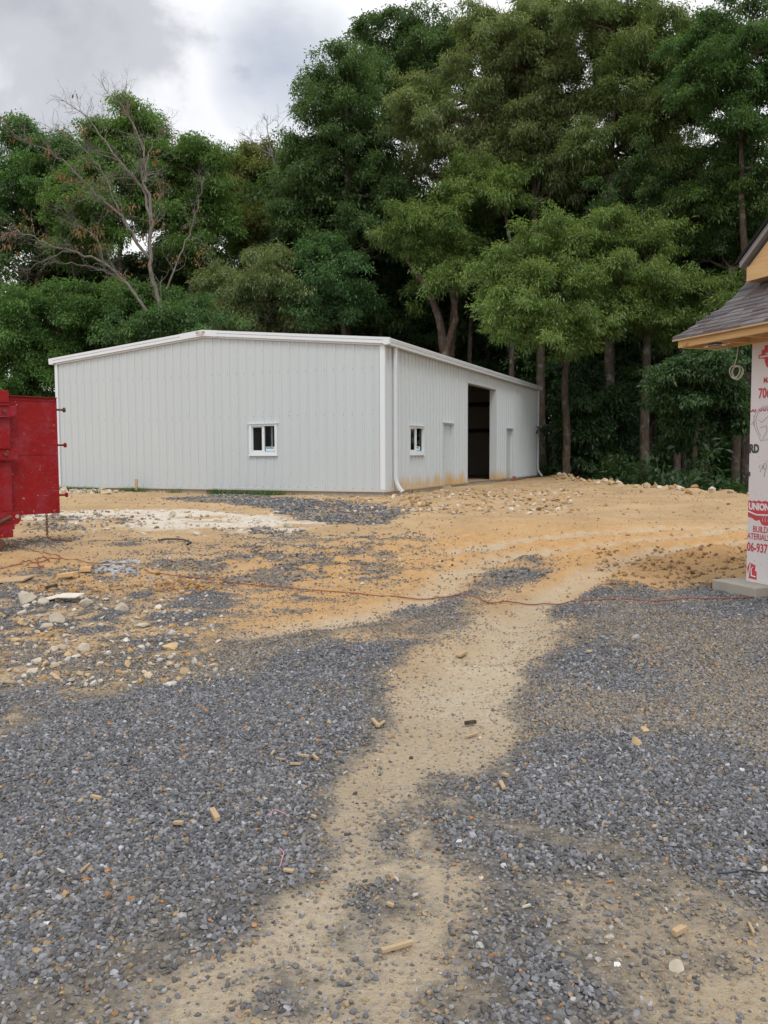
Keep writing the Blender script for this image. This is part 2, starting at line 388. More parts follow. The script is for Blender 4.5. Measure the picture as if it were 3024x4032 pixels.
def f_wall(stain_bounce):
    def f(g):
        co = g.n('ShaderNodeTexCoord').outputs['Object']; sp = g.n('ShaderNodeSeparateXYZ', ins={0: co})
        streak = g.noise(1, 5, .6, co, (2.2, 2.2, .15))
        c = g.mix(streak, (.475, .518, .54), (.52, .562, .582))
        if stain_bounce:
            nz = g.noise(1, 5, .6, co, (1, 1.1, .25)); nf = g.noise(9, 4, .6, co, (1, 1, .35))
            lim = g.mth('ADD', g.mth('MULTIPLY', g.mth('SUBTRACT', nz, .22), 1.5), g.mth('MULTIPLY', g.mth('SUBTRACT', nf, .5), .5))
            k = g.mth('SUBTRACT', lim, sp.outputs[2]); k = g.rmp(k, (0, 0), (.36, .9))
            far = g.rmp(g.mth('MULTIPLY', sp.outputs[1], .05), (.0, .25), (.06, .8), (.3, 1), (.64, .95), (.73, .05))
            c = g.mix(g.mth('MULTIPLY', k, far), c, (.50, .32, .13))
            bounce_tint = g.rmp(g.mth('ADD', g.mth('MULTIPLY', nf, .5), g.mth('MULTIPLY', sp.outputs[2], .09)), (.50, 0), (.75, .28))  # tan towards the eave: bounced light put into the wall colour
            c = g.mix(bounce_tint, c, (.52, .42, .28))
        else:
            k = g.rmp(g.mth('SUBTRACT', g.mth('MULTIPLY', streak, .25), sp.outputs[2]), (0, 0), (.14, .35)); c = g.mix(k, c, (.42, .36, .27))
        g.out(c, .42, 0, .4)
    return f
M_wall = mat('pale_painted_steel', f_wall(False)); M_wall2 = mat('dirt_splashed_bounce_tinted_steel', f_wall(True))
M_trim = plain('white_painted_trim', (.66, .695, .735), .4, .05, 3)
M_dark = plain('dark_metal', (.05, .05, .05), .6)
M_screw = plain('screw_head', (.22, .23, .23), .5)
M_conc = plain('weathered_concrete', (.36, .33, .28), .9, .3, 3, b=.4)
M_floor = plain('dusty_slab_floor', (.33, .24, .16), .9, .25, 2)
M_liner = plain('wall_liner', (.46, .42, .39), .8, .2, 1)
M_girt = plain('red_oxide_girt', (.035, .028, .026), .6)
def f_glass(g):
    tr = g.n('ShaderNodeBsdfTransparent', ins={0: (.75, .78, .78, 1)}); gl = g.n('ShaderNodeBsdfGlossy', ins={0: (1, 1, 1, 1), 'Roughness': .02})
    fr = g.n('ShaderNodeFresnel', ins={0: 1.16}); mx = g.n('ShaderNodeMixShader', ins={0: fr.outputs[0]})
    g.t.links.new(tr.outputs[0], mx.inputs[1]); g.t.links.new(gl.outputs[0], mx.inputs[2])
    o = g.n('ShaderNodeOutputMaterial'); g.t.links.new(mx.outputs[0], o.inputs[0])
M_glass = mat('window_glass', f_glass)
M_bluepaper = plain('pale_blue_sticker', (.55, .72, .78), .5, .03)
M_black = plain('black_ink', (.012, .012, .015), .6)
M_white = plain('white_print', (.75, .74, .72), .6, .04)
def f_red(g):
    co = g.n('ShaderNodeTexCoord').outputs['Object']
    c = g.mix(g.noise(1.6, 5, .6, co), (.19, .004, .006), (.28, .008, .010))
    c = g.mix(g.rmp(g.noise(2.3, 6, .65, co), (.50, 0), (.68, .6)), c, (.27, .045, .07))
    c = g.mix(g.rmp(g.noise(7, 6, .7, co, (1, 1, .5)), (.60, 0), (.66, .6)), c, (.13, .045, .045))
    sc = g.noise(6, 5, .7, co, (1.2, 1.2, 6)); c = g.mix(g.rmp(g.noise(11, 6, .75, co), (.64, 0), (.68, .75)), c, (.62, .42, .42))
    c = g.mix(g.rmp(sc, (.60, 0), (.68, .5)), c, (.45, .10, .13))
    g.out(c, g.rmp(g.noise(3, 4, .6, co), (.3, .36), (.7, .6)), 0, .22, g.bump(g.noise(2.2, 3, .5, co), .7, .06))
M_red = mat('scratched_red_paint', f_red)
M_rust = plain('rusty_steel', (.11, .05, .03), .85, .4, 20, b=.4)
M_rubber = plain('black_rubber', (.02, .02, .02), .7)
def f_shingle(g):
    a = g.n('ShaderNodeAttribute', attribute_name='Col'); co = g.n('ShaderNodeTexCoord').outputs['Object']
    c = g.mix(.7, a.outputs['Color'], g.rmp(g.noise(160, 3, .8, co), (.3, .55), (.7, 1.4)), 'MULTIPLY')
    g.out(c, .95, 0, .15, g.bump(g.noise(220, 2, .7, co), .5, .004))
M_shing = mat('asphalt_shingle', f_shingle)
def f_lumber(c1, c2):
    def f(g):
        co = g.n('ShaderNodeTexCoord').outputs['Object']
        v = g.noise(3, 6, .6, co, (1, 2.2, 16)); c = g.mix(g.rmp(v, (.3, 0), (.7, 1)), c1, c2)
        c = g.mix(g.rmp(g.noise(6, 3, .5, co, (1, 1, 2)), (.66, 0), (.72, .6)), c, (.30, .15, .05))
        g.out(c, .75, 0, .25, g.bump(v, .2, .004))
    return f
M_lum = mat('fresh_lumber', f_lumber((.56, .34, .15), (.68, .46, .23)))
M_lum2 = mat('old_lumber', f_lumber((.38, .27, .16), (.52, .38, .23)))
M_stub = plain('dirty_white', (.52, .49, .44), .8, .15, 30)
M_chip = mat('weathered_wood_chip', f_lumber((.36, .26, .15), (.50, .38, .24)))
M_wrap = plain('house_wrap', (.70, .66, .67), .5, .05, 5, b=.5, bs=5)
M_redink = plain('red_print', (.55, .05, .07), .6, .1, 20)
M_darkink = plain('grey_print', (.05, .055, .065), .6)
M_pencil = plain('pencil_line', (.22, .2, .2), .7)
M_drip = plain('grey_drip_edge', (.22, .21, .21), .5)
M_cable = plain('cream_cable', (.55, .52, .46), .5, .05)
M_cord = plain('orange_cord', (.27, .075, .035), .5, .2, 8)
M_hose = plain('black_hose', (.02, .02, .02), .4)
M_brick = plain('red_brown_brick', (.30, .15, .10), .9, .3, 15, b=.4)
M_rockpale = plain('pale_concrete_rubble', (.44, .385, .305), .95, .35, 7, b=.8, bs=30)
M_rocktan = plain('tan_stone', (.52, .37, .20), .95, .3, 9, b=.8, bs=30)
M_rockgrey = plain('grey_stone', (.36, .36, .35), .95, .25, 9, b=.8, bs=30)
M_rockdark = plain('dark_stone', (.06, .06, .065), .9, .25, 9, b=.8, bs=30)
M_paper = plain('white_sheet', (.60, .56, .48), .8, .2, 6, b=.4, bs=12)
M_pink = plain('pink_string', (.55, .25, .30), .7)
M_grass = mat('grass_blade', f_vcol(.6, .3))

# ------------------------------------------------------------------ ground sheet
RNG = np.random.default_rng(7); random.seed(7)
def axis(lo, hi, step, far):
    a = list(np.arange(lo, hi + 1e-6, step)); d = step
    while a[-1] < far: d *= 1.25; a.append(a[-1] + d)
    d = step
    while a[0] > -far: d *= 1.25; a.insert(0, a[0] - d)
    return np.array(a)
gx = axis(-15, 14, .09, 500); gy = axis(.5, 32, .09, 600)
X, Y = np.meshgrid(gx, gy); xf, yf = X.ravel(), Y.ravel()
mk = masks(xf, yf); zf = HT(xf, yf, mk)
nx, ny = len(gx), len(gy)
i0 = (np.arange(ny - 1)[:, None] * nx + np.arange(nx - 1)[None]).ravel()
Fq = np.stack([i0, i0 + 1, i0 + 1 + nx, i0 + nx], 1)
me = np_mesh('ground', np.stack([xf, yf, zf], 1), Fq, 4, M_ground, None, True,
             {'mask': np.stack([mk[0], mk[1], mk[3]], 1), 'mask2': np.stack([mk[2], mk[4], sstep(7.5, 3.5, yf) * .9], 1)})
tag(link('ground', me), None, None, None, 'structure')

# ------------------------------------------------------------------ loose stone
BOXV = np.array([(x, y, z) for z in (-1, 1) for y in (-1, 1) for x in (-1, 1)], float) * .62
BOXF = np.array([(0, 2, 3, 1), (4, 5, 7, 6), (0, 1, 5, 4), (2, 6, 7, 3), (0, 4, 6, 2), (1, 3, 7, 5)])
t_ = (1 + 5 ** .5) / 2
ICOV = np.array([(-1, t_, 0), (1, t_, 0), (-1, -t_, 0), (1, -t_, 0), (0, -1, t_), (0, 1, t_), (0, -1, -t_), (0, 1, -t_), (t_, 0, -1), (t_, 0, 1), (-t_, 0, -1), (-t_, 0, 1)], float) / 1.9
ICOF = np.array([(0, 11, 5), (0, 5, 1), (0, 1, 7), (0, 7, 10), (0, 10, 11), (1, 5, 9), (5, 11, 4), (11, 10, 2), (10, 7, 6), (7, 1, 8), (3, 9, 4), (3, 4, 2), (3, 2, 6), (3, 6, 8), (3, 8, 9), (4, 9, 5), (2, 4, 11), (6, 2, 10), (8, 6, 7), (9, 8, 1)])
def stones(pos, size, col, ico, flat=.62):
    n = len(pos); BV, BF = (ICOV, ICOF) if ico else (BOXV, BOXF)
    V = BV[None] * (1 + RNG.normal(0, .22, (n, len(BV), 3)))
    V = V * (size[:, None, None] * .5) * np.stack([RNG.uniform(.85, 1.35, n), RNG.uniform(.7, 1., n), RNG.uniform(flat - .18, flat + .2, n)], 1)[:, None]
    q = RNG.normal(0, .45, (n, 3)); q[:, 2] = RNG.uniform(-math.pi, math.pi, n)
    cx, sx = np.cos(q[:, 0]), np.sin(q[:, 0]); cy, sy = np.cos(q[:, 1]), np.sin(q[:, 1]); cz, sz = np.cos(q[:, 2]), np.sin(q[:, 2])
    x, y, z = V[..., 0], V[..., 1], V[..., 2]
    y, z = y * cx[:, None] - z * sx[:, None], y * sx[:, None] + z * cx[:, None]
    x, z = x * cy[:, None] + z * sy[:, None], -x * sy[:, None] + z * cy[:, None]
    x, y = x * cz[:, None] - y * sz[:, None], x * sz[:, None] + y * cz[:, None]
    V = np.stack([x, y, z], -1) + pos[:, None]
    Fc = BF[None] + (np.arange(n) * len(BV))[:, None, None]
    return V.reshape(-1, 3), Fc.reshape(-1, BF.shape[1]), np.repeat(col, len(BV), 0)
def jgrid(y0, y1, cell, keep=1., margin=2.):
    ys = np.arange(y0, y1, cell); out = []
    for y in ys:
        w = .46 * y + margin; x = np.arange(-w, w, cell)
        out.append(np.stack([x, np.full(len(x), y)], 1))
    p = np.concatenate(out); p = p[RNG.random(len(p)) < keep]
    return p + RNG.uniform(-.5, .5, p.shape) * cell
def gravel_cols(n, dusty):
    v = np.exp(RNG.normal(math.log(.150), .38, n)); c = np.stack([v * .97, v * .99, v * 1.07], 1)
    tan = RNG.random(n) < (.015 + .10 * dusty); k = RNG.uniform(.6, 1.2, n)[:, None]
    c = np.where(tan[:, None], np.array([.34, .25, .15]) * k, c)
    rd = RNG.random(n) < .004 + .012 * dusty; c = np.where(rd[:, None], np.array([.42, .20, .08]) * k, c)
    d = (RNG.random(n) * .75 * dusty ** 1.5)[:, None]
    return c * (1 - d) + np.array([.33, .26, .175]) * d
acc = {True: [], False: []}
for (y0, y1, cell, sz, ico) in [(1.6, 3.6, .0145, .0180, True), (3.6, 6, .0150, .0178, True), (6, 10, .0185, .0215, False), (10, 15.5, .030, .034, False), (15.5, 27, .065, .07, False)]:
    p = jgrid(y0, y1, cell); m = masks(p[:, 0], p[:, 1])
    keep = RNG.random(len(p)) < np.clip(m[0] * 1.12 - .04, 0, 1) ** 1.5; keep &= m[4] < .3
    rel = np.stack([p[:, 0] - BX, p[:, 1] - BY], 1); keep &= ~((rel @ BB > -.05) & (rel @ BA > -.6))
    p = p[keep]; m = tuple(q[keep] for q in m)
    z = HT(p[:, 0], p[:, 1], m); n = len(p)
    s = sz * np.minimum(np.exp(RNG.normal(0, .34, n)), 1.75) * (.72 + .28 * m[0]); dusty = np.clip(1.12 - m[0] + .75 * sstep(.46, .66, fbm(p[:, 0] * .8, p[:, 1] * .8, 55)), 0, 1)
    acc[ico].append(stones(np.stack([p[:, 0], p[:, 1], z + s * .12], 1), s, gravel_cols(n, dusty), ico))
def join(L):
    V, Fc, C = [], [], []; k = 0
    for v, f, c in L: V.append(v); Fc.append(f + k); C.append(c); k += len(v)
    return np.concatenate(V), np.concatenate(Fc), np.concatenate(C)
v, f, c = join(acc[True] + [(a, np.concatenate([b[:, [0, 1, 2]], b[:, [0, 2, 3]]]), d) for a, b, d in acc[False]])
tag(link('gravel', np_mesh('gravel', v, f, 3, M_stone, c)), 'dark blue grey crushed stone spread over the yard', 'gravel', None, 'stuff')
# grit, clods and pale pebbles on the bare dirt
L = []
for (y0, y1, cell, keep, sz, big) in [(1.6, 4, .0135, .8, .0062, .012), (4, 8, .026, .7, .010, .018), (8, 16, .085, .36, .020, .045), (16, 34, .15, .34, .035, .075)]:
    p = jgrid(y0, y1, cell, keep, 3); m = masks(p[:, 0], p[:, 1])
    k = (m[4] < .5) & (RNG.random(len(p)) < (.5 + .5 * fbm(p[:, 0] * 1.7, p[:, 1] * 1.7, 71)) * (1 - .9 * np.clip(m[0] * 1.2, 0, 1)))
    rel = np.stack([p[:, 0] - BX, p[:, 1] - BY], 1); k &= ~((rel @ BB > -.05) & (rel @ BA > -.05) & (rel @ BB < BL))
    p = p[k]; m = tuple(q[k] for q in m); n = len(p); z = HT(p[:, 0], p[:, 1], m)
    s = np.where(RNG.random(n) < .06, big, sz) * np.exp(RNG.normal(0, .35, n))
    u = RNG.random(n)[:, None]; t = RNG.uniform(.65, 1.2, n)[:, None]
    near = (p[:, 1] < 9)[:, None]
    col = np.where(u < .45, np.array([.40, .28, .155]), np.where(u < .62, np.array([.44, .25, .10]), np.where(u < .74, np.array([.55, .47, .36]), np.where(near, np.array([.20, .195, .19]), np.array([.31, .215, .125]))))) * t
    col = np.where(near & (u < .7), col * .6 + np.array([.13, .11, .085]), col)
    L.append(stones(np.stack([p[:, 0], p[:, 1], z + s * .1], 1), s, col, False, .5))
v, f, c = join(L)
tag(link('dirt_clods', np_mesh('dirt_clods', v, f, 4, M_stone, c)), 'tan clods, grit and pebbles scattered over the bare dirt', 'clods', None, 'stuff')
# rubble: pale stones among the dirt at the left, along the bank and in front of the steel building
def rubble(n, fx, szr, cols, seed):
    r = np.random.default_rng(seed); P = np.array([fx(r) for _ in range(n)]); m = masks(P[:, 0], P[:, 1]); z = HT(P[:, 0], P[:, 1], m)
    s = np.exp(r.uniform(math.log(szr[0]), math.log(szr[1]), n)); c = np.array(cols)[r.integers(0, len(cols), n)] * r.uniform(.75, 1.15, n)[:, None]
    return stones(np.stack([P[:, 0], P[:, 1], z + s * .15], 1), s, c, True, .55)
TANS = [(.50, .40, .27), (.46, .33, .19), (.56, .50, .42), (.42, .26, .12)]
def pxg(x, y, sx, sy): return lambda r: ground_pt(x + sx * r.normal(), y + sy * r.normal())[:2]
def pxr(x0, x1, y0, y1): return lambda r: ground_pt(r.uniform(x0, x1), r.uniform(y0, y1))[:2]
def crestp(r):
    y = r.uniform(17, 40); return (crest_x(y) + r.normal(-.25, .25), y)
L = [rubble(170, pxg(400, 1268, 55, 9), (.02, .10), [(.40, .22, .09), (.44, .27, .12), (.33, .18, .08)], 21), rubble(110, pxg(150, 1277, 60, 8), (.02, .09), [(.40, .23, .10), (.44, .28, .13)], 22),
     rubble(520, pxr(-60, 480, 1290, 1490), (.018, .08), TANS + [(.5, .48, .44)], 1), rubble(160, crestp, (.08, .32), TANS, 2),
     rubble(700, pxr(680, 1250, 1058, 1110), (.05, .17), TANS + [(.33, .22, .13)], 3), rubble(120, pxr(395, 880, 1068, 1085), (.03, .09), TANS, 4),
     rubble(420, pxr(1290, 1640, 1185, 1275), (.025, .09), [(.36, .22, .11), (.42, .29, .16), (.30, .19, .10)], 5),
     rubble(90, pxr(130, 250, 1052, 1068), (.08, .3), [(.56, .50, .42), (.5, .42, .3)], 6), rubble(150, pxr(150, 640, 1106, 1160), (.04, .16), [(.58, .53, .45), (.5, .44, .35)], 8),
     rubble(130, pxr(210, 300, 1212, 1240), (.03, .12), [(.36, .36, .365), (.42, .41, .40), (.30, .31, .33)], 9),
     rubble(260, pxr(-50, 1000, 1170, 1300), (.02, .06), TANS + [(.3, .3, .31)], 10)]
v, f, c = join(L)
tag(link('rubble', np_mesh('rubble', v, f, 3, M_stone, c)), 'small pale and tan broken stones lying about the yard and bank', 'rubble', None, 'stuff')

# ------------------------------------------------------------------ steel building (local: -x along the gable wall, +y along the side wall)
B = thing('metal_building', 'pale grey ribbed steel building with white trim and a low gable roof', 'metal building', (BX, BY, BZ), -YAW)
RIB = [(.0, 0), (.010, .034), (.050, .034), (.060, 0), (.135, 0), (.147, .010), (.160, .010), (.172, 0), (.215, 0), (.227, .010), (.240, .010), (.252, 0)]
def ribbed(u0, u1, top, holes, place, bottom=.0, df=1.):
    us = []
    k = 0
    while k * .3048 < u1 - u0:
        for o, d in RIB:
            u = u0 + k * .3048 + o
            if u < u1: us.append((u, d * df))
        k += 1
    us.append((u1, 0)); prof = dict(us)
    def dep(u):
        for (a, da), (b, db) in zip(us, us[1:]):
            if a <= u <= b: return da + (db - da) * (u - a) / (b - a + 1e-9)
        return 0
    for h in holes:
        for u in h[:2]:
            if u not in prof: prof[u] = dep(u)
    for u in (BW / 2,):
        if u0 < u < u1 and top(u) > top(u0) + .1: prof[u] = dep(u)
    ks = sorted(prof); mb = MB()
    for a, b in zip(ks, ks[1:]):
        iv = [(bottom, None)]
        for (h0, h1, z0, z1) in sorted(holes, key=lambda h: h[2]):
            if a >= h0 - 1e-6 and b <= h1 + 1e-6:
                lo = iv.pop()[0]
                if z0 > lo + 1e-6: iv.append((lo, z0))
                iv.append((z1, None))
        for lo, hi in iv:
            za, zb = (top(a), top(b)) if hi is None else (hi, hi)
            mb.add([place(a, prof[a], lo), place(b, prof[b], lo), place(b, prof[b], zb), place(a, prof[a], za)], [(0, 1, 2, 3)])
    return mb
gab = lambda s: BH + BR * (1 - abs(s - BW / 2) / (BW / 2))
WIN1 = (3.55, 4.46, 1.09, 1.99); WIN2 = (1.90, 3.14, 1.09, 1.93)
DR1 = (5.03, 6.03, 0, 2.135); DR2 = (13.29, 14.25, 0, 2.16); OP = (7.74, 11.52, 0, 3.69)
endp = lambda s, d, z: (-s, -d, z)
sidep = lambda t, d, z: (d, t, z)
mb = ribbed(.0, BW, gab, [WIN1], endp, df=.65)
for s in np.arange(.38, BW, .3048):
    for z in (.09, 2.24, 3.55): mb.box((-s - .009, -.012, z - .009), (-s + .009, .0, z + .009), 1)
for s in np.arange(.30, BW, .9144):
    for z in np.arange(.5, 4.6, .62):
        if z < gab(s) - .1: mb.box((-s - .039, -.028, z - .008), (-s - .023, -.020, z + .008), 1)
mb.build('gable_wall', [M_wall, M_screw], B)
ribbed(0, BL, lambda t: BH, [WIN2, DR1, DR2, OP], sidep, df=1.35).build('side_wall', M_wall2, B)
ribbed(0, BW, gab, [], lambda s, d, z: (-s, BL + d, z)).build('rear_wall', M_wall, B)
ribbed(0, BL, lambda t: BH, [], lambda t, d, z: (-BW - d, t, z)).build('far_side_wall', M_wall, B)
m2 = MB().box((-BW + .2, .22, .01), (-BW + .23, BL - .22, BH)).box((-BW + .24, BL - .25, .01), (-.25, BL - .22, BH)).box((-BW + .24, .2, .01), (-3.3 - 1.4, .23, BH)).box((-3.3, .2, .01), (-.25, .23, BH))
m2.build('wall_liner', M_liner, B)
m2 = MB()
for z in (2.24, 3.55):
    m2.box((-BW + .23, .3, z - .1), (-BW + .43, BL - .3, z + .1))
    m2.box((-BW + .5, BL - .45, z - .1), (-.5, BL - .25, z + .1))
m2.build('girt', M_girt, B)
m2 = MB()
for t in (6.4, 12.7):
    for x0_, x1_ in ((-BW + .43, -BW + .75), (-.5, -.12)): MB().box((x0_, t - .1, 0), (x1_, t + .1, BH)).build('steel_column', M_girt, B)
MB().box((-BW + .012, .012, -1.2), (-.012, BL - .012, -.012)).build('foundation', M_conc, B)
MB().box((-BW + .03, .03, -.011), (-.03, BL - .03, .004)).build('slab_floor', M_floor, B)
# roof, rake trim, gutters
mb = MB()
def zr(s): return gab(s) + .125
for s0, s1 in ((-.16, BW / 2), (BW / 2, BW + .16)):
    L_ = [(-s0, zr(s0)), (-s1, zr(s1))]
    mb.hexa([(-s0, -.06, zr(s0)), (-s0, BL + .06, zr(s0)), (-s1, BL + .06, zr(s1)), (-s1, -.06, zr(s1)), (-s0, -.06, zr(s0) + .05), (-s0, BL + .06, zr(s0) + .05), (-s1, BL + .06, zr(s1) + .05), (-s1, -.06, zr(s1) + .05)])
mb.build('roof', M_trim, B)
mb = MB()
for s0, s1 in ((-.22, BW / 2), (BW / 2, BW + .22)):
    for z0, z1, y in ((.018, .10, -.115), (.10, .118, -.098), (.118, .195, -.118)):
        a, b = gab(s0), gab(s1)
        mb.hexa([(-s0, y, a + z0), (-s0, .0, a + z0), (-s1, .0, b + z0), (-s1, y, b + z0), (-s0, y, a + z1), (-s0, 0, a + z1), (-s1, 0, b + z1), (-s1, y, b + z1)])
    a, b = gab(s0 if s0 > 0 else .02), gab(s1 if s1 < BW else BW - .02); q0 = max(s0, .02); q1 = min(s1, BW - .02)
    mb.hexa([(-q0, -.05, a - .035), (-q0, -.033, a - .035), (-q1, -.033, b - .035), (-q1, -.05, b - .035), (-q0, -.05, a + .016), (-q0, -.033, a + .016), (-q1, -.033, b + .016), (-q1, -.05, b + .016)])
mb.build('rake_trim', M_trim, B)
mb = MB()
pk = [(-6.95, gab(6.95)), (-BW / 2, gab(BW / 2)), (-5.55, gab(5.55))]
lo = [(x, -.124, z + .012) for x, z in pk]; hi = [(x, -.124, z + .20) for x, z in pk]
mb.add(lo + hi + [(x, -.10, z) for x, y, z in lo] + [(x, -.10, z) for x, y, z in hi], [(0, 1, 4, 3), (1, 2, 5, 4), (9, 10, 4, 3), (10, 11, 5, 4), (6, 7, 1, 0), (7, 8, 2, 1), (6, 0, 3, 9), (2, 8, 11, 5)])
mb.build('ridge_cap', M_trim, B)
def gutter(sx):                        # sx: +1 near side, -1 far side
    x0 = 0 if sx > 0 else -BW
    pr = [(.034, -.02), (.034, .15), (.205, .165), (.225, .165), (.225, .125), (.212, .115), (.212, .075), (.19, .06), (.19, -.02)]
    return MB().prism([(x0 + sx * a, -.119, BH + b) for a, b in pr], (0, BL + .3, 0))
gutter(1).build('gutter', M_trim, B); gutter(-1).build('gutter', M_trim, B)
def downspout(t):
    path = [(.10, BH - .02), (.10, .42), (.105, .34), (.13, .24), (.175, .155), (.225, .075), (.285, .01), (.325, -.03)]
    mb = MB(); w, d = .058, .04; V = []
    for i, p in enumerate(path):
        a = np.array(path[max(i - 1, 0)]); b = np.array(path[min(i + 1, len(path) - 1)]); T = (b - a) / np.linalg.norm(b - a); n_ = np.array([T[1], -T[0]])
        if n_[0] < 0: n_ = -n_
        for sx, sy in ((-1, -1), (1, -1), (1, 1), (-1, 1)): q = np.array(p) + n_ * d * sx; V.append((q[0], t + w * sy, q[1]))
    Fs = []
    for i in range(len(path) - 1):
        for j in range(4): Fs.append((4 * i + j, 4 * i + (j + 1) % 4, 4 * i + 4 + (j + 1) % 4, 4 * i + 4 + j))
    mb.add(V, Fs)
    k = 4 * (len(path) - 1); e = [V[k + j] for j in range(4)]; cc = np.mean(e, 0); inn = [tuple(cc + (np.array(q) - cc) * .86) for q in e]
    mb.add(inn, [(0, 1, 2, 3)], 1)
    mb.box((.034, t - .02, 1.0), (.060, t + .085, 1.03))
    return mb
for t in (.62, BL - .2): downspout(t).build('downspout', [M_trim, M_dark], B, bevel=.006)
MB().box((.034, -.036, .055), (-.11, -.0325, BH - .02)).box((.0341, -.036, .055), (.037, .02, BH - .02)).build('corner_trim', M_trim, B)
MB().box((-BW + .09, -.036, .055), (-BW - .034, -.0325, BH - .02)).box((-BW - .037, -.036, .055), (-BW - .0341, .10, BH - .02)).build('corner_trim', M_trim, B)
MB().box((.0485, BL - .12, .055), (.052, BL + .034, BH - .02)).build('corner_trim', M_trim, B)
MB().box((-BW - .04, -.045, -.014), (.045, -.0, .05)).build('base_trim', M_wall2, B)
for a, b in ((.0005, DR1[0]), (DR1[1], OP[0]), (OP[1], DR2[0]), (DR2[1], BL + .03)): MB().box((.0, a, -.014), (.052, b, .05)).build('base_trim', M_wall2, B)
# sign on the ridge cap
sg = MB().box((-6.325, -.130, gab(6.1) + .035), (-6.005, -.1245, gab(6.1) + .155)).build('maker_sign', plain('brown_sign', (.30, .22, .17), .6), B)
sz_ = gab(6.1)
MB().box((-6.318, -.1325, sz_ + .042), (-6.012, -.1305, sz_ + .080)).build('sign_band', M_white, sg)
n_ = 24; el = [(-6.165 + .085 * math.cos(2 * math.pi * i / n_), -.1335, sz_ + .115 + .036 * math.sin(2 * math.pi * i / n_)) for i in range(n_)]
MB().prism(el, (0, .003, 0)).build('sign_oval', M_white, sg)
def text(body, size, mtx, m, parent, name='lettering', bold=0., ext=.0006, shear=0, align='LEFT', sx=1.):
    c = bpy.data.curves.new(name, 'FONT'); c.body = body; c.size = size; c.extrude = ext; c.offset = bold; c.shear = shear; c.align_x = align; c.materials.append(m)
    c.resolution_u = 3
    o = bpy.data.objects.new(name, c); COL.objects.link(o)
    bpy.context.view_layer.update()
    me = bpy.data.meshes.new_from_object(o.evaluated_get(bpy.context.evaluated_depsgraph_get())); bpy.data.objects.remove(o)
    me.transform(Matrix.Diagonal((sx, 1, 1, 1))); me.transform(mtx); me.materials.clear(); me.materials.append(m)
    return link(name, me, parent)
def frame_mtx(o, xv, yv):
    xv = Vector(xv).normalized(); yv = Vector(yv).normalized(); z = xv.cross(yv)
    return Matrix(((xv[0], yv[0], z[0], o[0]), (xv[1], yv[1], z[1], o[1]), (xv[2], yv[2], z[2], o[2]), (0, 0, 0, 1)))
text('Arco', .062, frame_mtx((-6.165, -.1345, sz_ + .096), (1, 0, 0), (0, 0, 1)), M_black, sg, shear=.3, align='CENTER', bold=.001)
text('1-800-241-8339', .035, frame_mtx((-6.165, -.1345, sz_ + .049), (1, 0, 0), (0, 0, 1)), M_black, sg, align='CENTER')
# windows
def window(h, P, sticker):
    u0, u1, z0, z1 = h; o = .045
    def bx(mb, a0, a1, d0, d1, b0, b1, m=0):
        V = [P(a, d, z) for z in (b0, b1) for a, d in ((a0, d0), (a1, d0), (a1, d1), (a0, d1))]; mb.hexa(V, m)
    w = MB()
    bx(w, u0 - .035, u0 + o, -.09, o, z0 - .02, z1 + .02); bx(w, u1 - o, u1 + .035, -.09, o, z0 - .02, z1 + .02)
    bx(w, u0 + o, u1 - o, -.09, o - .004, z0 - .02, z0 + .085); bx(w, u0 + o, u1 - o, -.09, o - .012, z1 - .045, z1 + .02)
    W_ = w.build('window', M_trim, B)
    w = MB(); bx(w, u0 - .07, u1 + .07, .0, .075, z1 + .022, z1 + .045); w.build('drip_cap', M_trim, W_)
    w = MB(); bx(w, u0 - .05, u1 + .05, .0, .07, z0 - .055, z0 - .022); w.build('sill', M_trim, W_)
    um = (u0 + u1) / 2; w = MB(); bx(w, um - .03, um + .03, -.06, .012, z0 + .086, z1 - .046)
    s0, s1 = (um + .032, u1 - o - .002) if P is endp else (u0 + o + .002, um - .032)
    bx(w, s0, s0 + .025, -.05, .005, z0 + .086, z1 - .046); bx(w, s1 - .025, s1, -.05, .005, z0 + .086, z1 - .046)
    bx(w, s0 + .026, s1 - .026, -.05, .005, z0 + .086, z0 + .115); bx(w, s0 + .026, s1 - .026, -.05, .005, z1 - .08, z1 - .046)
    w.build('sash', M_trim, W_)
    for a, b in ((u0 + o, um - .03), (um + .03, u1 - o)):
        w = MB(); bx(w, a, b, -.031, -.027, z0 + .086, z1 - .046); w.build('pane', M_glass, W_)
    a0, a1 = (u0 + o + .03, um - .06) if P is endp else (um + .06, u1 - o - .16)
    w = MB(); bx(w, a0, a1, -.026, -.022, z0 + .10, z0 + .225); w.build('sticker', M_bluepaper, W_)
    x = (-1 if P is not endp else 1)
    if P is endp: mt = frame_mtx(P(a1 - .012, -.0205, z0 + .165), (1, 0, 0), (0, 0, 1))
    else: mt = frame_mtx(P(a0 + .012, -.0205, z0 + .165), (0, 1, 0), (0, 0, 1))
    text('WINTECH', .062 if P is endp else .05, mt, M_black, W_, 'sticker_lettering', bold=.0025, sx=abs(a1 - a0) / .345)
    w = MB(); q = u0 + .28 if P is endp else u1 - .3; bx(w, q - .03, q + .035, -.24, -.20, z0, z1 + .3); w.build('column_strip', M_trim, W_)  # pale strip standing in for an interior column behind the glass
window(WIN1, endp, 1); window(WIN2, sidep, 1)
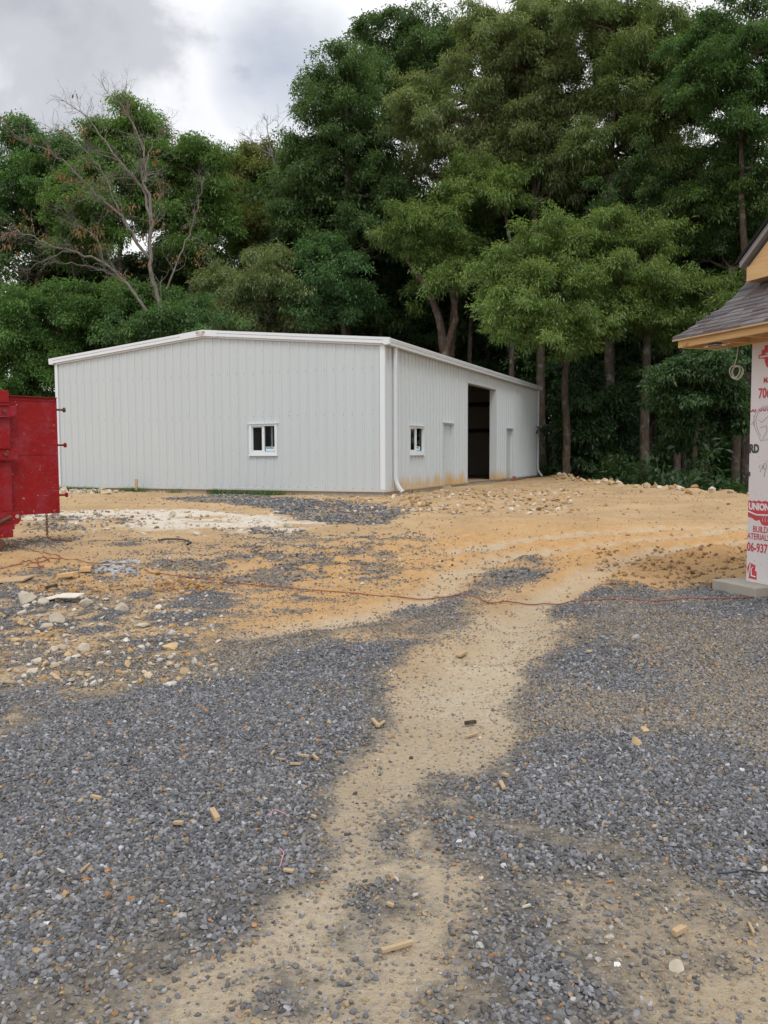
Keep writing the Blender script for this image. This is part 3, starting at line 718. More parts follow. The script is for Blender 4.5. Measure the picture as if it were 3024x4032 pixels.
# doors and the tall doorway
for h in (DR1, DR2):
    t0, t1, z0, z1 = h
    d = MB().box((-.10, t0 + .05, .012), (-.055, t1 - .05, z1 - .05)).build('door', M_wall2, B)
    MB().box((-.2, t0 - .004, .0), (.036, t0 + .045, z1 - .0)).box((-.2, t1 - .045, .0), (.036, t1 + .004, z1)).box((-.2, t0 + .045, z1 - .045), (.034, t1 - .045, z1)).build('door_frame', M_wall2, d)
    MB().box((.0, t0 - .06, z1 + .003), (.075, t1 + .06, z1 + .03)).build('drip_cap', M_trim, d)
    MB().tube([(-.055, t0 + .14, .98), (-.01, t0 + .14, .98), (.0, t0 + .14, .98), (.012, t0 + .14, .98)], [.012, .012, .03, .022], 10).build('handle', M_screw, d)
    MB().box((-.054, t0 + .047, .012), (-.05, t0 + .052, z1 - .05)).build('gap', M_dark, d)
t0, t1, z0, z1 = OP
MB().box((-.225, t0 - .06, .0), (.038, t0 + .0, z1 + .06)).box((-.225, t1, .0), (.038, t1 + .06, z1 + .06)).box((-.225, t0, z1), (.0375, t1, z1 + .06)).build('doorway_trim', M_wall2, B)
MB().box((-.23, t0 + .02, .0045), (.02, t1 - .02, .012)).build('threshold', M_floor, B)
def loc2w(x, y, z): return (BX - x * BA[0] + y * BB[0], BY - x * BA[1] + y * BB[1], BZ + z)
mb = MB()
for i in range(7):
    z = .02 + .05 * (i % 4); mb.box((-7.2 + .1 * i, 14.2 + .07 * i, z), (-4.6 + .12 * i, 14.75 + .05 * i, z + .045))
o = mb.build('metal_bundle', M_dark); o.location = (BX, BY, BZ); o.rotation_euler = (0, 0, -YAW)
tag(o, 'low dark bundle of strips lying on the floor inside the tall doorway', 'bundle')

# ------------------------------------------------------------------ red roll-off container
E_ = np.array([.70, .714]); E_ /= np.linalg.norm(E_); Mo = np.array([E_[1], -E_[0]])
D1 = np.array([-5.47, 14.12])
D = thing('roll_off_container', 'red steel roll-off container with its scratched end door swung open', 'container', (D1[0], D1[1], 0), math.atan2(E_[1], E_[0]))
# local: x along E_ (door edge at 0), -y towards the camera
dz0, dz1 = .63, 2.545
d = MB().box((-1.0, -.02, dz0), (0, .03, dz1)).build('door', M_red, D)
MB().box((-1.0, -.03, dz1 - .055), (-.02, -.0205, dz1 - .03)).box((-.055, -.024, dz0 + .01), (-.04, -.0205, dz1 - .06)).box((-1.0, -.026, 1.605), (-.03, -.0205, 1.617)).box((-1.0, -.06, dz1 + .001), (-.0, .06, dz1 + .012)).build('seam', M_red, d)
mb = MB().box((-1.0, .0305, dz0), (-.92, .12, dz1)).box((-.08, .0305, dz0), (0, .12, dz1)).box((-.92, .0305, dz0), (-.08, .12, dz0 + .09)).box((-.92, .0305, dz1 - .09), (-.08, .12, dz1)).box((-.92, .0305, 1.55), (-.08, .10, 1.66))
mb.build('door_rib', M_red, d)
for z in (2.36, 1.77, .93):
    MB().tube([(.0, .02, z), (.13, .02, z), (.131, .02, z), (.155, .02, z)], [.018, .018, .042, .042], 10).build('latch_pin', M_rust if z > 2 else M_red, d)
mb = MB(); zc = dz0
for i in range(9):                     # hanging chain: alternating links
    z = zc - .005 - i * .042; a = (i % 2) * math.pi / 2
    pts = [(-.22 + .014 * math.cos(q) * math.cos(a), .0 + .014 * math.cos(q) * math.sin(a), z - .026 + .028 * math.sin(q)) for q in np.linspace(0, 2 * math.pi, 9)]
    mb.tube(pts, .0075, 5, cap=False)
zc -= .39
mb.tube([(-.22, 0, zc), (-.16, -.03, zc - .04), (.06, -.16, .165), (.1, -.2, .155)], .014, 6)
mb.build('chain', M_rust, d)
P0, P1 = -1.19, -.83                   # end post
mb = MB().box((P0, -.14, .42), (P1, -.06, 2.63)).box((P0 - .06, -.20, .42), (P0 + .05, -.141, 2.50)).box((P0 - .02, -.150, 2.44), (P1 - .02, -.1405, 2.47))
mb.build('end_post', M_red, D)
mb = MB()
L0 = -7.2
mb.box((L0, -.12, .42), (P0 - .001, -.06, 2.56)).box((L0, 2.30, .42), (P1, 2.36, 2.63)).box((L0, -.059, .42), (L0 + .06, 2.299, 2.56)).box((L0 + .06, -.059, .42), (P1, 2.299, .50))
for x in np.arange(L0 + .3, P0 - .3, .62): mb.box((x, -.24, .50), (x + .12, -.121, 2.40))
mb.box((L0, -.26, 2.42), (P0 - .061, -.121, 2.62))
mb.build('body', M_red, D)
mb = MB().box((L0, -.20, .42), (P1 - .0, -.141, .50)).box((L0, -.26, .30), (P1 - .05, -.10, .42)).box((L0, 1.6, .30), (P1 - .05, 1.75, .42))
mb.build('base_rail', M_red, D)
for z in (2.30, 1.62):
    h = MB().box((P0 + .06, -.21, z - .10), (P1 - .01, -.141, z - .085)).box((P0 + .06, -.21, z + .085), (P1 - .01, -.141, z + .10)).box((P0 + .10, -.18, z - .085), (P1 + .10, -.142, z + .085))
    h = h.build('hinge', M_red, D, bevel=.008)
    MB().tube([(P0 + .02, -.235, z - .13), (P0 + .02, -.235, z + .0)], .035, 10).build('hinge_pin', M_rust, h); MB().tube([(-.93, -.21, z), (-.93, -.175, z)], .028, 6).build('bolt', M_rust, h)
h = MB().prism([(P0 + .06, -.185, .50), (P1 + .06, -.185, .50), (P1 + .11, -.185, .56), (P1 + .11, -.185, .66), (P1 + .09, -.185, .70), (P0 + .10, -.185, .70)], (0, .03, 0)).build('hinge', M_red, D)
MB().tube([(P0 + .02, -.21, .50), (P1 - .05, -.21, .63)], .03, 8).build('hinge_pin', M_rust, h)
MB().tube([(P1 + .05, -.1865, .625), (P1 + .05, -.19, .625)], .032, 12).build('hook_hole', M_conc, h)
for y in (-.16, 1.7): MB().tube([(-1.14, y - .14, .205), (-1.14, y - .12, .205), (-1.14, y + .12, .205), (-1.14, y + .14, .205)], [.09, .115, .115, .09], 18).build('wheel', M_rust, D, smooth=False)

# ------------------------------------------------------------------ house under construction (local: x along the wrapped wall, -y out of it)
O = np.array([4.096, 9.427]); HW = np.array([.33, -.944])
H_ = thing('unfinished_house', 'unfinished house corner with printed white wrap, bare lumber eaves and grey shingles', 'house', (O[0], O[1], 0), math.atan2(HW[1], HW[0]))
w_ = MB().box((0, 0, .15), (4.2, .12, 2.80)).box((0, .121, .15), (.12, 4, 2.80)).build('wall', M_wrap, H_)
MB().box((-.25, -.26, -.25), (.42, 1.3, .148)).box((.421, -.05, -.25), (4.2, 1.3, .147)).box((-.25, 1.301, -.25), (4.2, 4, .147)).build('concrete_pad', M_conc, H_, bevel=.012)
MB().box((-.34, -.02, .0), (-.255, .02, .11)).build('steel_bracket', M_rust, H_)
def wt(body, size, x, z, m, bold=.003, sx=1.): text(body, size, frame_mtx((x, -.0022, z), (1, 0, 0), (0, 0, 1)), m, w_, 'lettering', bold, .0006, 0, 'LEFT', sx)
def flat(pts, m, name, y=-.0012, th=.001): return MB().prism([(x, y, z) for x, z in pts], (0, th, 0)).build(name, m, w_)
wt('RD', .128, .0, 1.60, M_darkink, .007, .82)
ban = [(.002, 1.058), (.03, 1.066), (.06, 1.055), (.09, 1.068), (.12, 1.056), (.16, 1.072), (.2, 1.058), (.25, 1.072), (.3, 1.060), (.4, 1.07), (.9, 1.07), (.9, .80), (.36, .795), (.30, .800), (.25, .797), (.21, .808), (.19, .832), (.175, .858), (.155, .848), (.13, .842), (.10, .848), (.075, .864), (.05, .872), (.025, .874), (.002, .878)]
flat(ban, M_redink, 'banner')
wt('UNION', .102, .012, .966, M_white, .005, .9)
MB().tube([(.003, -.0026, .942), (.135, -.0026, .907)], .009, 4).tube([(.145, -.0026, .907), (.6, -.0026, .925)], .010, 4).build('banner_stripe', M_white, w_)
for q in (.225, .262): MB().tube([(q + .012, -.0026, .90), (q - .004, -.0026, .865), (q + .002, -.0026, .835)], .003, 4).build('banner_stroke', M_white, w_)
wt('CORRUGATING', .075, .30, .832, M_white, .003, .8)
wt('BUILDING', .098, .080, .717, M_redink, .001, .82); wt('ATERIALS', .095, .0, .634, M_redink, .001, .82)
wt('06-937', .138, -.0, .497, M_redink, .003, .78)
flat([(.035, .19), (.155, .182), (.155, .275), (.13, .28), (.135, .345), (.045, .365), (.01, .30)], M_redink, 'logo')
MB().tube([(.06, -.003, .35), (.03, -.003, .19)], .008, 4).tube([(.10, -.003, .32), (.075, -.003, .30), (.08, -.003, .22), (.14, -.003, .215)], .008, 4).build('logo_stroke', M_white, w_)
flat([(.10, 2.628), (.10, 2.668), (.142, 2.674), (.142, 2.716), (.182, 2.722), (.186, 2.764), (.6, 2.775), (.6, 2.52), (.27, 2.50), (.22, 2.53), (.195, 2.575), (.185, 2.622)], M_redink, 'logo')
MB().tube([(.122, -.003, 2.646), (.6, -.003, 2.655)], .010, 4).tube([(.25, -.003, 2.745), (.245, -.003, 2.685), (.225, -.003, 2.668), (.205, -.003, 2.676)], .008, 4).build('logo_stroke', M_white, w_)
wt('MATERIALS', .088, .180, 2.357, M_redink, .001, .82); wt('706-937', .152, .112, 2.197, M_redink, .004, .78)
mb = MB()
for q in (.015, .06, .15, .205, .26): mb.tube([(q - .018, -.0025, 2.078), (q - .012, -.0025, 2.06), (q, -.0025, 2.052), (q + .012, -.0025, 2.06), (q + .018, -.0025, 2.078)], .006, 4)
mb.build('lettering', M_redink, w_)
MB().box((0, -.004, 1.335), (.022, -.0005, 1.385)).build('printed_mark', M_darkink, w_)
for q, z in ((.105, 1.14), (.19, 1.13), (.12, .39), (.21, .36), (.05, 2.0), (.14, 1.55), (.25, 1.5)): MB().box((q, -.003, z), (q + .006, -.0005, z + .006)).build('staple', M_darkink, w_)
mb = MB(); PL = lambda pts, r=.0022: mb.tube([(x, -.002, z) for x, z in pts], r, 4)
PL([(.165, 1.465), (.150, 1.435), (.178, 1.418), (.165, 1.385)]); PL([(.192, 1.462), (.212, 1.41)]); PL([(.186, 1.425), (.225, 1.455)])
PL([(.235 + .024 * math.cos(a), 1.45 + .03 * math.sin(a)) for a in np.linspace(0, 6.3, 14)]); PL([(.245, 1.43), (.225, 1.33)])
PL([(.30, 2.11), (.18, 2.10), (.09, 2.05), (.05, 1.98), (.07, 1.88), (.12, 1.80), (.17, 1.72)]); PL([(.30, 2.09), (.19, 2.085), (.11, 2.03), (.08, 1.97), (.11, 1.86), (.16, 1.78)])
PL([(.12, 1.96), (.17, 1.93), (.26, 1.99), (.32, 2.01)]); PL([(.15, 1.87), (.24, 1.89), (.25, 1.83), (.18, 1.73), (.30, 1.745)]); PL([(.02, 1.91), (.06, 1.955), (.05, 1.90)]); PL([(.27, 1.95), (.29, 1.83)])
mb.build('pencil_mark', M_pencil, w_)
# pent roof with a flared curve, laid in shingle courses
prof_ = np.array([(-.62, 2.895), (-.40, 3.02), (-.18, 3.148), (.0, 3.245), (.13, 3.33), (.28, 3.455), (.42, 3.60), (.62, 3.83)])
sl_ = np.concatenate([[0], np.cumsum(np.hypot(*np.diff(prof_, axis=0).T))])
def pf(s): return np.array([np.interp(s, sl_, prof_[:, 0]), np.interp(s, sl_, prof_[:, 1])])
X0, X1 = -.575, 4.6
mb = MB(); 
for a, b in zip(prof_, prof_[1:]): mb.hexa([(X0, a[0], a[1] - .022), (X1, a[0], a[1] - .022), (X1, b[0], b[1] - .022), (X0, b[0], b[1] - .022), (X0, a[0], a[1] - .006), (X1, a[0], a[1] - .006), (X1, b[0], b[1] - .006), (X0, b[0], b[1] - .006)])
rf = mb.build('roof', M_lum2, H_)
V, Fs, Cc = [], [], []; r_ = random.Random(5); ex = .122; s = 0
while s < sl_[-1] - .02:
    x = X0 - .0 ; x = X0
    while x < X1:
        wd = r_.choice([.12, .17, .22, .26]); x2 = min(x + wd, X1); th = r_.choice([.016, .026, .032]); c = r_.uniform(.75, 1.25)
        col = np.array([.150, .138, .142]) * c if r_.random() < .7 else np.array([.165, .135, .132]) * c
        s2 = min(s + ex + .02, sl_[-1]); sm = (s + s2) / 2
        k = len(V); dz = r_.uniform(-.004, .004)
        for ss, lift in ((s + dz, th), (sm, th * .6), (s2, .002)):
            p = pf(max(ss, 0)); 
            for xx in (x + .002, x2 - .002): V.append((xx, p[0], p[1] + lift))
        for xx in (x + .002, x2 - .002): p = pf(max(s + dz, 0)); V.append((xx, p[0], p[1] - .004))
        Fs += [(k, k + 1, k + 3, k + 2), (k + 2, k + 3, k + 5, k + 4), (k + 6, k + 7, k + 1, k), (k + 6, k, k + 2, k + 2)[:3] + (k + 4,), (k + 1, k + 7, k + 5, k + 3)]
        Cc += [col] * 8; x = x2
    s += ex
link('shingles', np_mesh('shingles', np.array(V), np.array(Fs), 4, M_shing, np.array(Cc)), rf)
MB().box((-.54, -.565, 2.80), (4.5, -.527, 2.925)).build('fascia', M_lum, H_, bevel=.003)
MB().box((-.54, -.5265, 2.80), (-.505, -.002, 2.915)).build('fascia', M_lum, H_, bevel=.003)
MB().box((-.5045, -.04, 2.801), (4.5, -.003, 2.90)).build('ledger', M_lum, H_, bevel=.003)
for x in (-.05, .36, .77, 1.18): MB().box((x, -.5265, 2.815), (x + .038, -.0405, 2.93)).build('joist', M_lum, H_)
MB().box((-.5045, -.5265, 2.932), (4.5, .0, 2.94)).build('eave_board', M_lum2, H_)
lt = MB().tube([(-.30, -.25, 2.795), (-.30, -.25, 2.85)], [.075, .075], 16).build('soffit_light', M_drip, H_)
MB().box((-.49, -.262, 2.806), (-.06, -.24, 2.812)).box((-.40, -.34, 2.808), (-.2, -.16, 2.8105)).build('light_bracket', M_trim, lt)
yb = .15
MB().box((-.28, yb, 3.545), (4.1, yb + .04, 3.71)).build('frieze_board', M_lum, H_, bevel=.003)
MB().box((-.28, yb + .0405, 3.545), (-.24, 1.4, 3.71)).build('frieze_board', M_lum, H_)
MB().box((-.2395, yb + .0405, 3.5455), (4.1, 1.4, 3.56)).build('soffit_board', M_lum2, H_)
xa, za = 1.9, 3.73 + 2.2 * .8
MB().prism([(-.26, yb + .012, 3.712), (4.06, yb + .012, 3.712), (xa, yb + .012, za - .06)], (0, .03, 0)).build('gable_siding', M_lum, H_)
for sx in (1, -1):
    q = lambda x: xa + sx * (x - xa)
    MB().prism([(q(-.335), yb - .05, 3.705), (q(xa), yb - .05, za), (q(xa), yb - .05, za + .075), (q(-.345), yb - .05, 3.772)], (0, 4, 0)).build('drip_edge', M_drip, H_)
    MB().prism([(q(-.375), yb - .07, 3.752), (q(xa), yb - .07, za + .0755), (q(xa), yb - .07, za + .12), (q(-.385), yb - .07, 3.785)], (0, 4.1, 0)).build('upper_roof', M_shing, H_)
me = bpy.data.objects['upper_roof'].data
for nm in ('upper_roof', 'upper_roof.001'):
    d_ = bpy.data.objects[nm].data; a_ = d_.color_attributes.new('Col', 'FLOAT_COLOR', 'POINT'); a_.data.foreach_set('color', [.02, .02, .022, 1] * len(d_.vertices))
def hl(x, y, z): n_ = np.array([-HW[1], HW[0]]); p = O + HW * x + n_ * y; return (p[0], p[1], z)
# coil of cable hanging from the eave
mb = MB(); cx, cz = -.235, 2.52; r_ = random.Random(3)
mb.tube([hl(-.20, -.02, 2.80), hl(-.203, -.021, 2.74), hl(-.205, -.02, 2.70), hl(-.225, -.02, 2.64), hl(-.245, -.022, 2.592)], .0055, 8)
for i in range(4):
    ra = .082 + .010 * r_.uniform(-1, 1); rb = .074 + .008 * r_.uniform(-1, 1); ox, oz = r_.uniform(-.014, .014), r_.uniform(-.02, .004)
    mb.tube([hl(cx + ox + ra * math.cos(a), -.02 + .012 * i + .01 * math.sin(2 * a), cz + oz + rb * math.sin(a)) for a in np.linspace(.2 * i, 6.28 + .2 * i, 26)], .0055, 8)
tag(mb.build('cable_coil', M_cable, None, True), 'small coil of cream cable hanging from the lumber eave', 'cable')

# ------------------------------------------------------------------ cords, boards, stones, bricks
def gtube(name, pts, rad, m, label, cat, n=6, dense=4, lift=.6, wig=.0):
    P = [gp(*p) for p in pts]; Q = []
    for i in range(len(P) - 1):
        p0, p1, p2, p3 = P[max(i - 1, 0)], P[i], P[i + 1], P[min(i + 2, len(P) - 1)]
        for t in np.arange(dense) / dense:
            q = .5 * (2 * p1 + (p2 - p0) * t + (2 * p0 - 5 * p1 + 4 * p2 - p3) * t * t + (3 * p1 - p0 - 3 * p2 + p3) * t ** 3)
            Q.append(q)
    Q.append(P[-1]); Q = np.array(Q); Q[:, 0] += RNG.normal(0, wig, len(Q))
    Q[:, 2] = HTm(Q[:, 0], Q[:, 1]) + rad * lift + .012
    return tag(MB().tube(list(Q), rad, n).build(name, m, None, True), label, cat)
c6 = lambda L: [(x / 2.52, 1097.2 + y / 2.52) for x, y in L]
c4 = lambda L: [((1400 + x / 1.0216) / K, (2100 + y / 1.0216) / K) for x, y in L]
gtube('extension_cord', c6([(-150, 205), (20, 212), (110, 212), (170, 232), (200, 243), (260, 252), (320, 275), (400, 290), (480, 296), (620, 315), (740, 340), (850, 362), (1000, 382), (1160, 400), (1350, 418), (1500, 432)]) + c4([(100, 258), (250, 265), (340, 262), (420, 252), (500, 268), (560, 285), (630, 282), (700, 292), (760, 288), (830, 290), (900, 279), (960, 275), (1030, 270), (1100, 270), (1180, 278), (1250, 275), (1330, 266), (1400, 268), (1480, 268), (1560, 265), (1660, 258), (1760, 262)]), .0065, M_cord, 'long thin orange extension cord crossing the whole yard', 'cord', wig=.006)
gtube('extension_cord', c6([(-60, 352), (0, 342), (80, 318), (140, 300), (200, 290), (330, 280), (290, 287), (240, 290), (205, 300), (212, 318), (240, 328), (195, 330), (150, 334)]), .008, M_cord, 'looped end of an orange cord lying on dirt below the red container', 'cord')
gtube('hose', c6([(862, 182), (900, 176), (960, 175), (1010, 183), (1038, 194), (1030, 202), (1018, 206)]), .016, M_hose, 'short curved piece of black hose on the pale dirt', 'hose')
c6b = lambda x, y: ((1512 + x / 1.0972) / K, (3000 + y / 1.0972) / K)
gtube('wire', [c6b(1440, 498), c6b(1500, 492), c6b(1570, 482), c6b(1620, 492), c6b(1720, 496)], .0022, M_black, 'thin black wire lying on the gravel at the right edge', 'wire')
c5b = lambda x, y: ((x / 1.0972) / K, (3000 + y / 1.0972) / K)
gtube('string', [c5b(*p) for p in [(1170, 245), (1180, 222), (1205, 225), (1235, 240)]], .0022, M_pink, 'curl of pink string on gravel beside a wood chip', 'string')
gtube('string', [c5b(*p) for p in [(1205, 385), (1225, 405), (1220, 430), (1208, 470)]], .0022, M_pink, 'pink string lying lengthwise on gravel near the tan track', 'string')
def rock(label, px, py, w_px, m, h=.6, seed=0, asp=.75, cat='stone', name='stone'):
    P = gp(px, py); s = w_px * P[1] * K / F / 2; r = np.random.default_rng(seed + int(px * 7 + py))
    bm = bmesh.new(); bmesh.ops.create_icosphere(bm, subdivisions=3, radius=1)
    ax = r.normal(0, 1, (15, 3)); ax /= np.linalg.norm(ax, axis=1)[:, None]; cut = r.uniform(.46, .80, 15)
    for v in bm.verts:
        p = np.array(v.co)
        for a_, k_ in zip(ax, cut):
            d_ = p @ a_
            if d_ > k_: p = p - a_ * (d_ - k_) * .97
        p = p * (1 + r.normal(0, .018)); v.co = Vector((p[0] * s * 1.3, p[1] * s * asp * 1.3, p[2] * s * h * 1.4))
    me = bpy.data.meshes.new(name); bm.to_mesh(me); bm.free(); me.materials.append(m)
    o = link(name, me); o.rotation_euler = (r.normal(0, .1), r.normal(0, .1), r.uniform(-.4, .4)); o.location = (P[0], P[1], P[2] + s * h * .45)
    return tag(o, label, cat)
for a in [
    ('largest pale concrete chunk at the left, beside the white sheet', 62, 1302, 44, M_rockpale, .8), ('pale concrete chunk leaning against the white sheet', 92, 1305, 26, M_rockpale, .8),
    ('broken concrete chunk standing to the right of the white sheet', 189, 1309, 30, M_rockpale, .8), ('rounded pale boulder with a tan top right of the white sheet', 260, 1319, 30, M_rockpale, .7),
    ('knobbly pale concrete lump below the white sheet', 120, 1347, 34, M_rockpale, .9), ('low pale concrete lump beside the knobbly one', 100, 1355, 26, M_rockpale, .6),
    ('small round pale stone at the left below the largest chunk', 49, 1328, 20, M_rockpale, .7), ('flat cream stone left of the knobbly concrete lump', 83, 1334, 22, M_rockpale, .5),
    ('angular cream stone with a tan side near two pale chunks', 135, 1403, 20, M_rockpale, .8), ('long pale stone with a notched top right of a cream stone', 180, 1407, 30, M_rockpale, .7),
    ('flat pale stone alone on gravel below the other left stones', 119, 1440, 24, M_rockpale, .5), ('long flat buried pale stone in the dirt right of the boulder', 306, 1354, 34, M_rockpale, .3),
    ('broad flat tan stone sunk in the gravel', 368, 1401, 44, M_rocktan, .35), ('flat pale stone at the gravel edge near the flat buried one', 441, 1361, 17, M_rockpale, .5),
    ('white oval stone between two pale concrete boulders', 210, 1317, 13, M_rockpale, .6), ('yellowish stone at the left edge beside dark gravel', 32, 1388, 20, M_rocktan, .7), ('flat tan stone at the left edge below a yellowish one', 36, 1394, 15, M_rockpale, .6),
    ('grey round stone at the right end of the broken grey rubble', 291, 1224, 17, M_rockgrey, .9), ('flat grey slab of broken concrete in the grey rubble', 228, 1226, 30, M_rockgrey, .35),
    ('pale grey rounded stone left of the grey round stone', 275, 1226, 12, M_rockgrey, .6), ('smooth tan stone on the white powder patch', 253, 1104, 13, M_rocktan, .7),
    ('grey stone alone in the dark gravel on the right', 1373, 1379, 15, M_rockgrey, .8), ('square tan stone block on the right gravel', 1375, 1609, 25, M_rocktan, .9), ('smaller tan stone just behind the square tan block', 1394, 1580, 20, M_rocktan, .6),
    ('orange and white pebble behind the two tan stones', 1386, 1536, 10, M_rocktan, .8), ('tan pebble on the cord crossing beside the pale track', 1229, 1282, 8, M_rocktan, .9), ('brown pebble on the pale track below the cord', 1175, 1333, 9, M_rocktan, .8),
    ('tan stone at the edge of the pale track', 1272, 1409, 11, M_rocktan, .6), ('single dark stone on the tan track', 767, 1717, 10, M_rockdark, .9), ('small dark stone half way along the tan track', 888, 1640, 9, M_rockdark, .9),
    ('light grey angular stone on the tan dirt near a wood stub', 1150, 1872, 17, M_rockgrey, .7), ('large pale grey stone at the bottom right', 1465, 2093, 36, M_rockpale, .6), ('white quartz stone at the bottom right', 1333, 2085, 15, M_white, .8),
    ('pale tan stone near the black wire at the right edge', 1649, 1883, 22, M_rockpale, .7), ('flat beige stone in the gravel right of the tan track', 1320, 2026, 22, M_rockpale, .5), ('orange stone beside a wood sliver on the right gravel', 1415, 1787, 16, M_rocktan, .7), ('angular grey stone standing up in the bottom right gravel', 1037, 2047, 20, M_rockgrey, .7)]:
    rock(*a)
def plank(label, p1, p2, w, th, m=None, cat='wood scrap', name='wood_scrap', tilt=.0, roll=0):
    A, Bp = gp(*p1), gp(*p2); L = np.linalg.norm((Bp - A)[:2]); mid = (A + Bp) / 2
    r = np.random.default_rng(int(p1[0] * 3 + p2[1])); k = r.uniform(.8, 1, 4); j = r.normal(0, .03 * L, 4)
    mb = MB().hexa([(-L / 2 + j[0], -w / 2 * k[0], 0), (L / 2 + j[1], -w / 2 * k[1], 0), (L / 2 + j[2], w / 2 * k[2], 0), (-L / 2 + j[3], w / 2 * k[3], 0), (-L / 2 + j[0], -w / 2 * k[0], th), (L / 2 + j[1], -w / 2 * k[1], th), (L / 2 + j[2], w / 2 * k[2], th), (-L / 2 + j[3], w / 2 * k[3], th * k[0])])
    o = mb.build(name, m or M_chip, bevel=min(th, w) * .12); o.location = (mid[0], mid[1], max(A[2], Bp[2]) + .012)
    o.rotation_euler = (roll, -math.atan2(Bp[2] - A[2], L) + tilt, math.atan2(Bp[1] - A[1], Bp[0] - A[0])); return tag(o, label, cat)
plank('short flat offcut of yellow board left of the grey rubble', (129, 1248), (165, 1247), .17, .05, M_lum, 'board', 'board')
plank('smaller block of yellow board behind the flat offcut', (172, 1237), (196, 1237), .09, .07, M_lum, 'board', 'board')
plank('dark weathered stick lying in the orange hollow', (97, 1277), (126, 1270), .05, .03, M_bark, 'stick', 'stick')
plank('thin grey board lying flat at the left edge', (-20, 1258), (62, 1251), .45, .02, M_lum2, 'board', 'board')
plank('light wood offcut on the pale track', (990, 1423), (1005, 1415), .05, .02)
plank('left sliver of the crossed pair beside the track', (805, 1562), (817, 1576), .022, .018); plank('right sliver of the crossed pair beside the track', (819, 1574), (831, 1565), .018, .012)
plank('dark bark chip on the tan track', (1004, 1570), (1028, 1567), .022, .02, M_bark); plank('pale sliver below the dark bark chip', (1005, 1598), (1032, 1589), .02, .01)
plank('upper wood sliver of the group on the left gravel', (645, 1638), (668, 1641), .016, .012); plank('short thick sliver right of the upper one', (675, 1638), (686, 1648), .016, .014)
plank('orange wood chip at the left of the sliver group', (586, 1637), (593, 1629), .014, .012); plank('lowest flat sliver of the group on the left gravel', (626, 1657), (650, 1658), .015, .01)
plank('thin bleached stick left of the lowest sliver', (596, 1644), (614, 1647), .01, .008)
plank('wedge of pale wood standing on the gravel', (458, 1760), (470, 1782), .026, .022, M_lum2)
plank('wood stick with torn ends at the bottom centre', (824, 2066), (890, 2047), .016, .013, M_chip)
plank('tan wood chip at the bottom left gravel', (376, 1786), (395, 1787), .02, .014); plank('orange splinter at the left gravel near a white stub', (174, 1892), (194, 1874), .008, .007, M_chip)
plank('stubby wood chip on the gravel tip right of the track', (1081, 1696), (1089, 1712), .022, .012); plank('short wood block behind the stubby chip', (1086, 1680), (1098, 1684), .022, .014)
plank('round tan wood chip on the dark gravel upper left', (672, 1771), (683, 1775), .014, .012); plank('wood stub on the tan dirt near white stubs', (836, 1961), (850, 1967), .013, .011, M_lum2)
plank('brown wood chip on the gravel at the bottom right', (1455, 2030), (1477, 2018), .022, .02, M_lum2); plank('thin sliver pointing up in the right gravel', (1618, 2004), (1628, 2026), .01, .008)
plank('wood flake at the left near yellow chips', (197, 1728), (218, 1733), .018, .014, M_lum2); plank('tan wood flake on gravel left of the pink string', (613, 1887), (634, 1890), .02, .008, M_lum2)
for lb, a, b in [('white stub on the gravel at the left', (124, 1886), (139, 1893)), ('white stub on the tan dirt right of centre', (1129, 1969), (1145, 1964)), ('white stub at the left edge of the grey pocket', (892, 1944), (902, 1941)), ('bent white stub at the centre of the track', (853, 1903), (860, 1911)), ('white stub on the upper right gravel', (1295, 1685), (1299, 1693)), ('white stub near the square tan block', (1336, 1621), (1341, 1627)), ('small white stub standing on the right gravel', (1271, 1881), (1274, 1887)), ('white stub on right gravel below the black wire', (1437, 1971), (1441, 1977))]:
    plank(lb, a, b, .008, .008, M_stub, 'stub', 'stub')
P = gp(125, 1300)
mb = MB(); a = np.array([(-.26, 0), (-.2, .09), (.05, .05), (.27, .06), (.22, -.08), (.02, -.06), (-.15, -.03)]); r_ = np.random.default_rng(4); V = [(x, y, .05 + .03 * math.sin(9 * x) + r_.normal(0, .012)) for x, y in a]
mb.add(V + [(x, y, z - .008) for x, y, z in V] + [(0, 0, .05), (0, 0, .042)], [(i, (i + 1) % 7, 14) for i in range(7)] + [((i + 1) % 7 + 7, i + 7, 15) for i in range(7)] + [(i, i + 7, (i + 1) % 7 + 7, (i + 1) % 7) for i in range(7)])
o = mb.build('torn_sheet', M_paper); o.location = (P[0], P[1], P[2]); tag(o, 'torn white sheet lying between concrete chunks', 'sheet')
# stake and plank by the gable wall
q = loc2w(-8.65, -.30, 0); z_ = float(HTm(q[0], q[1])[0])
o = MB().box((-.055, -.02, -.25), (.055, .02, .42)).build('wooden_stake', M_lum2, bevel=.004); o.location = (q[0], q[1], z_); o.rotation_euler = (0, .03, -YAW); tag(o, 'short wooden stake standing in front of the gable wall', 'stake')
q = loc2w(-5.55, -.10, 0); z_ = float(HTm(q[0], q[1])[0])
o = MB().box((-.5, -.015, -.04), (.5, .015, .04)).build('board', M_rust); o.location = (q[0], q[1], z_ + .05); o.rotation_euler = (0, .09, -YAW); tag(o, 'thin brown board leaning along the foundation of the gable wall', 'board')
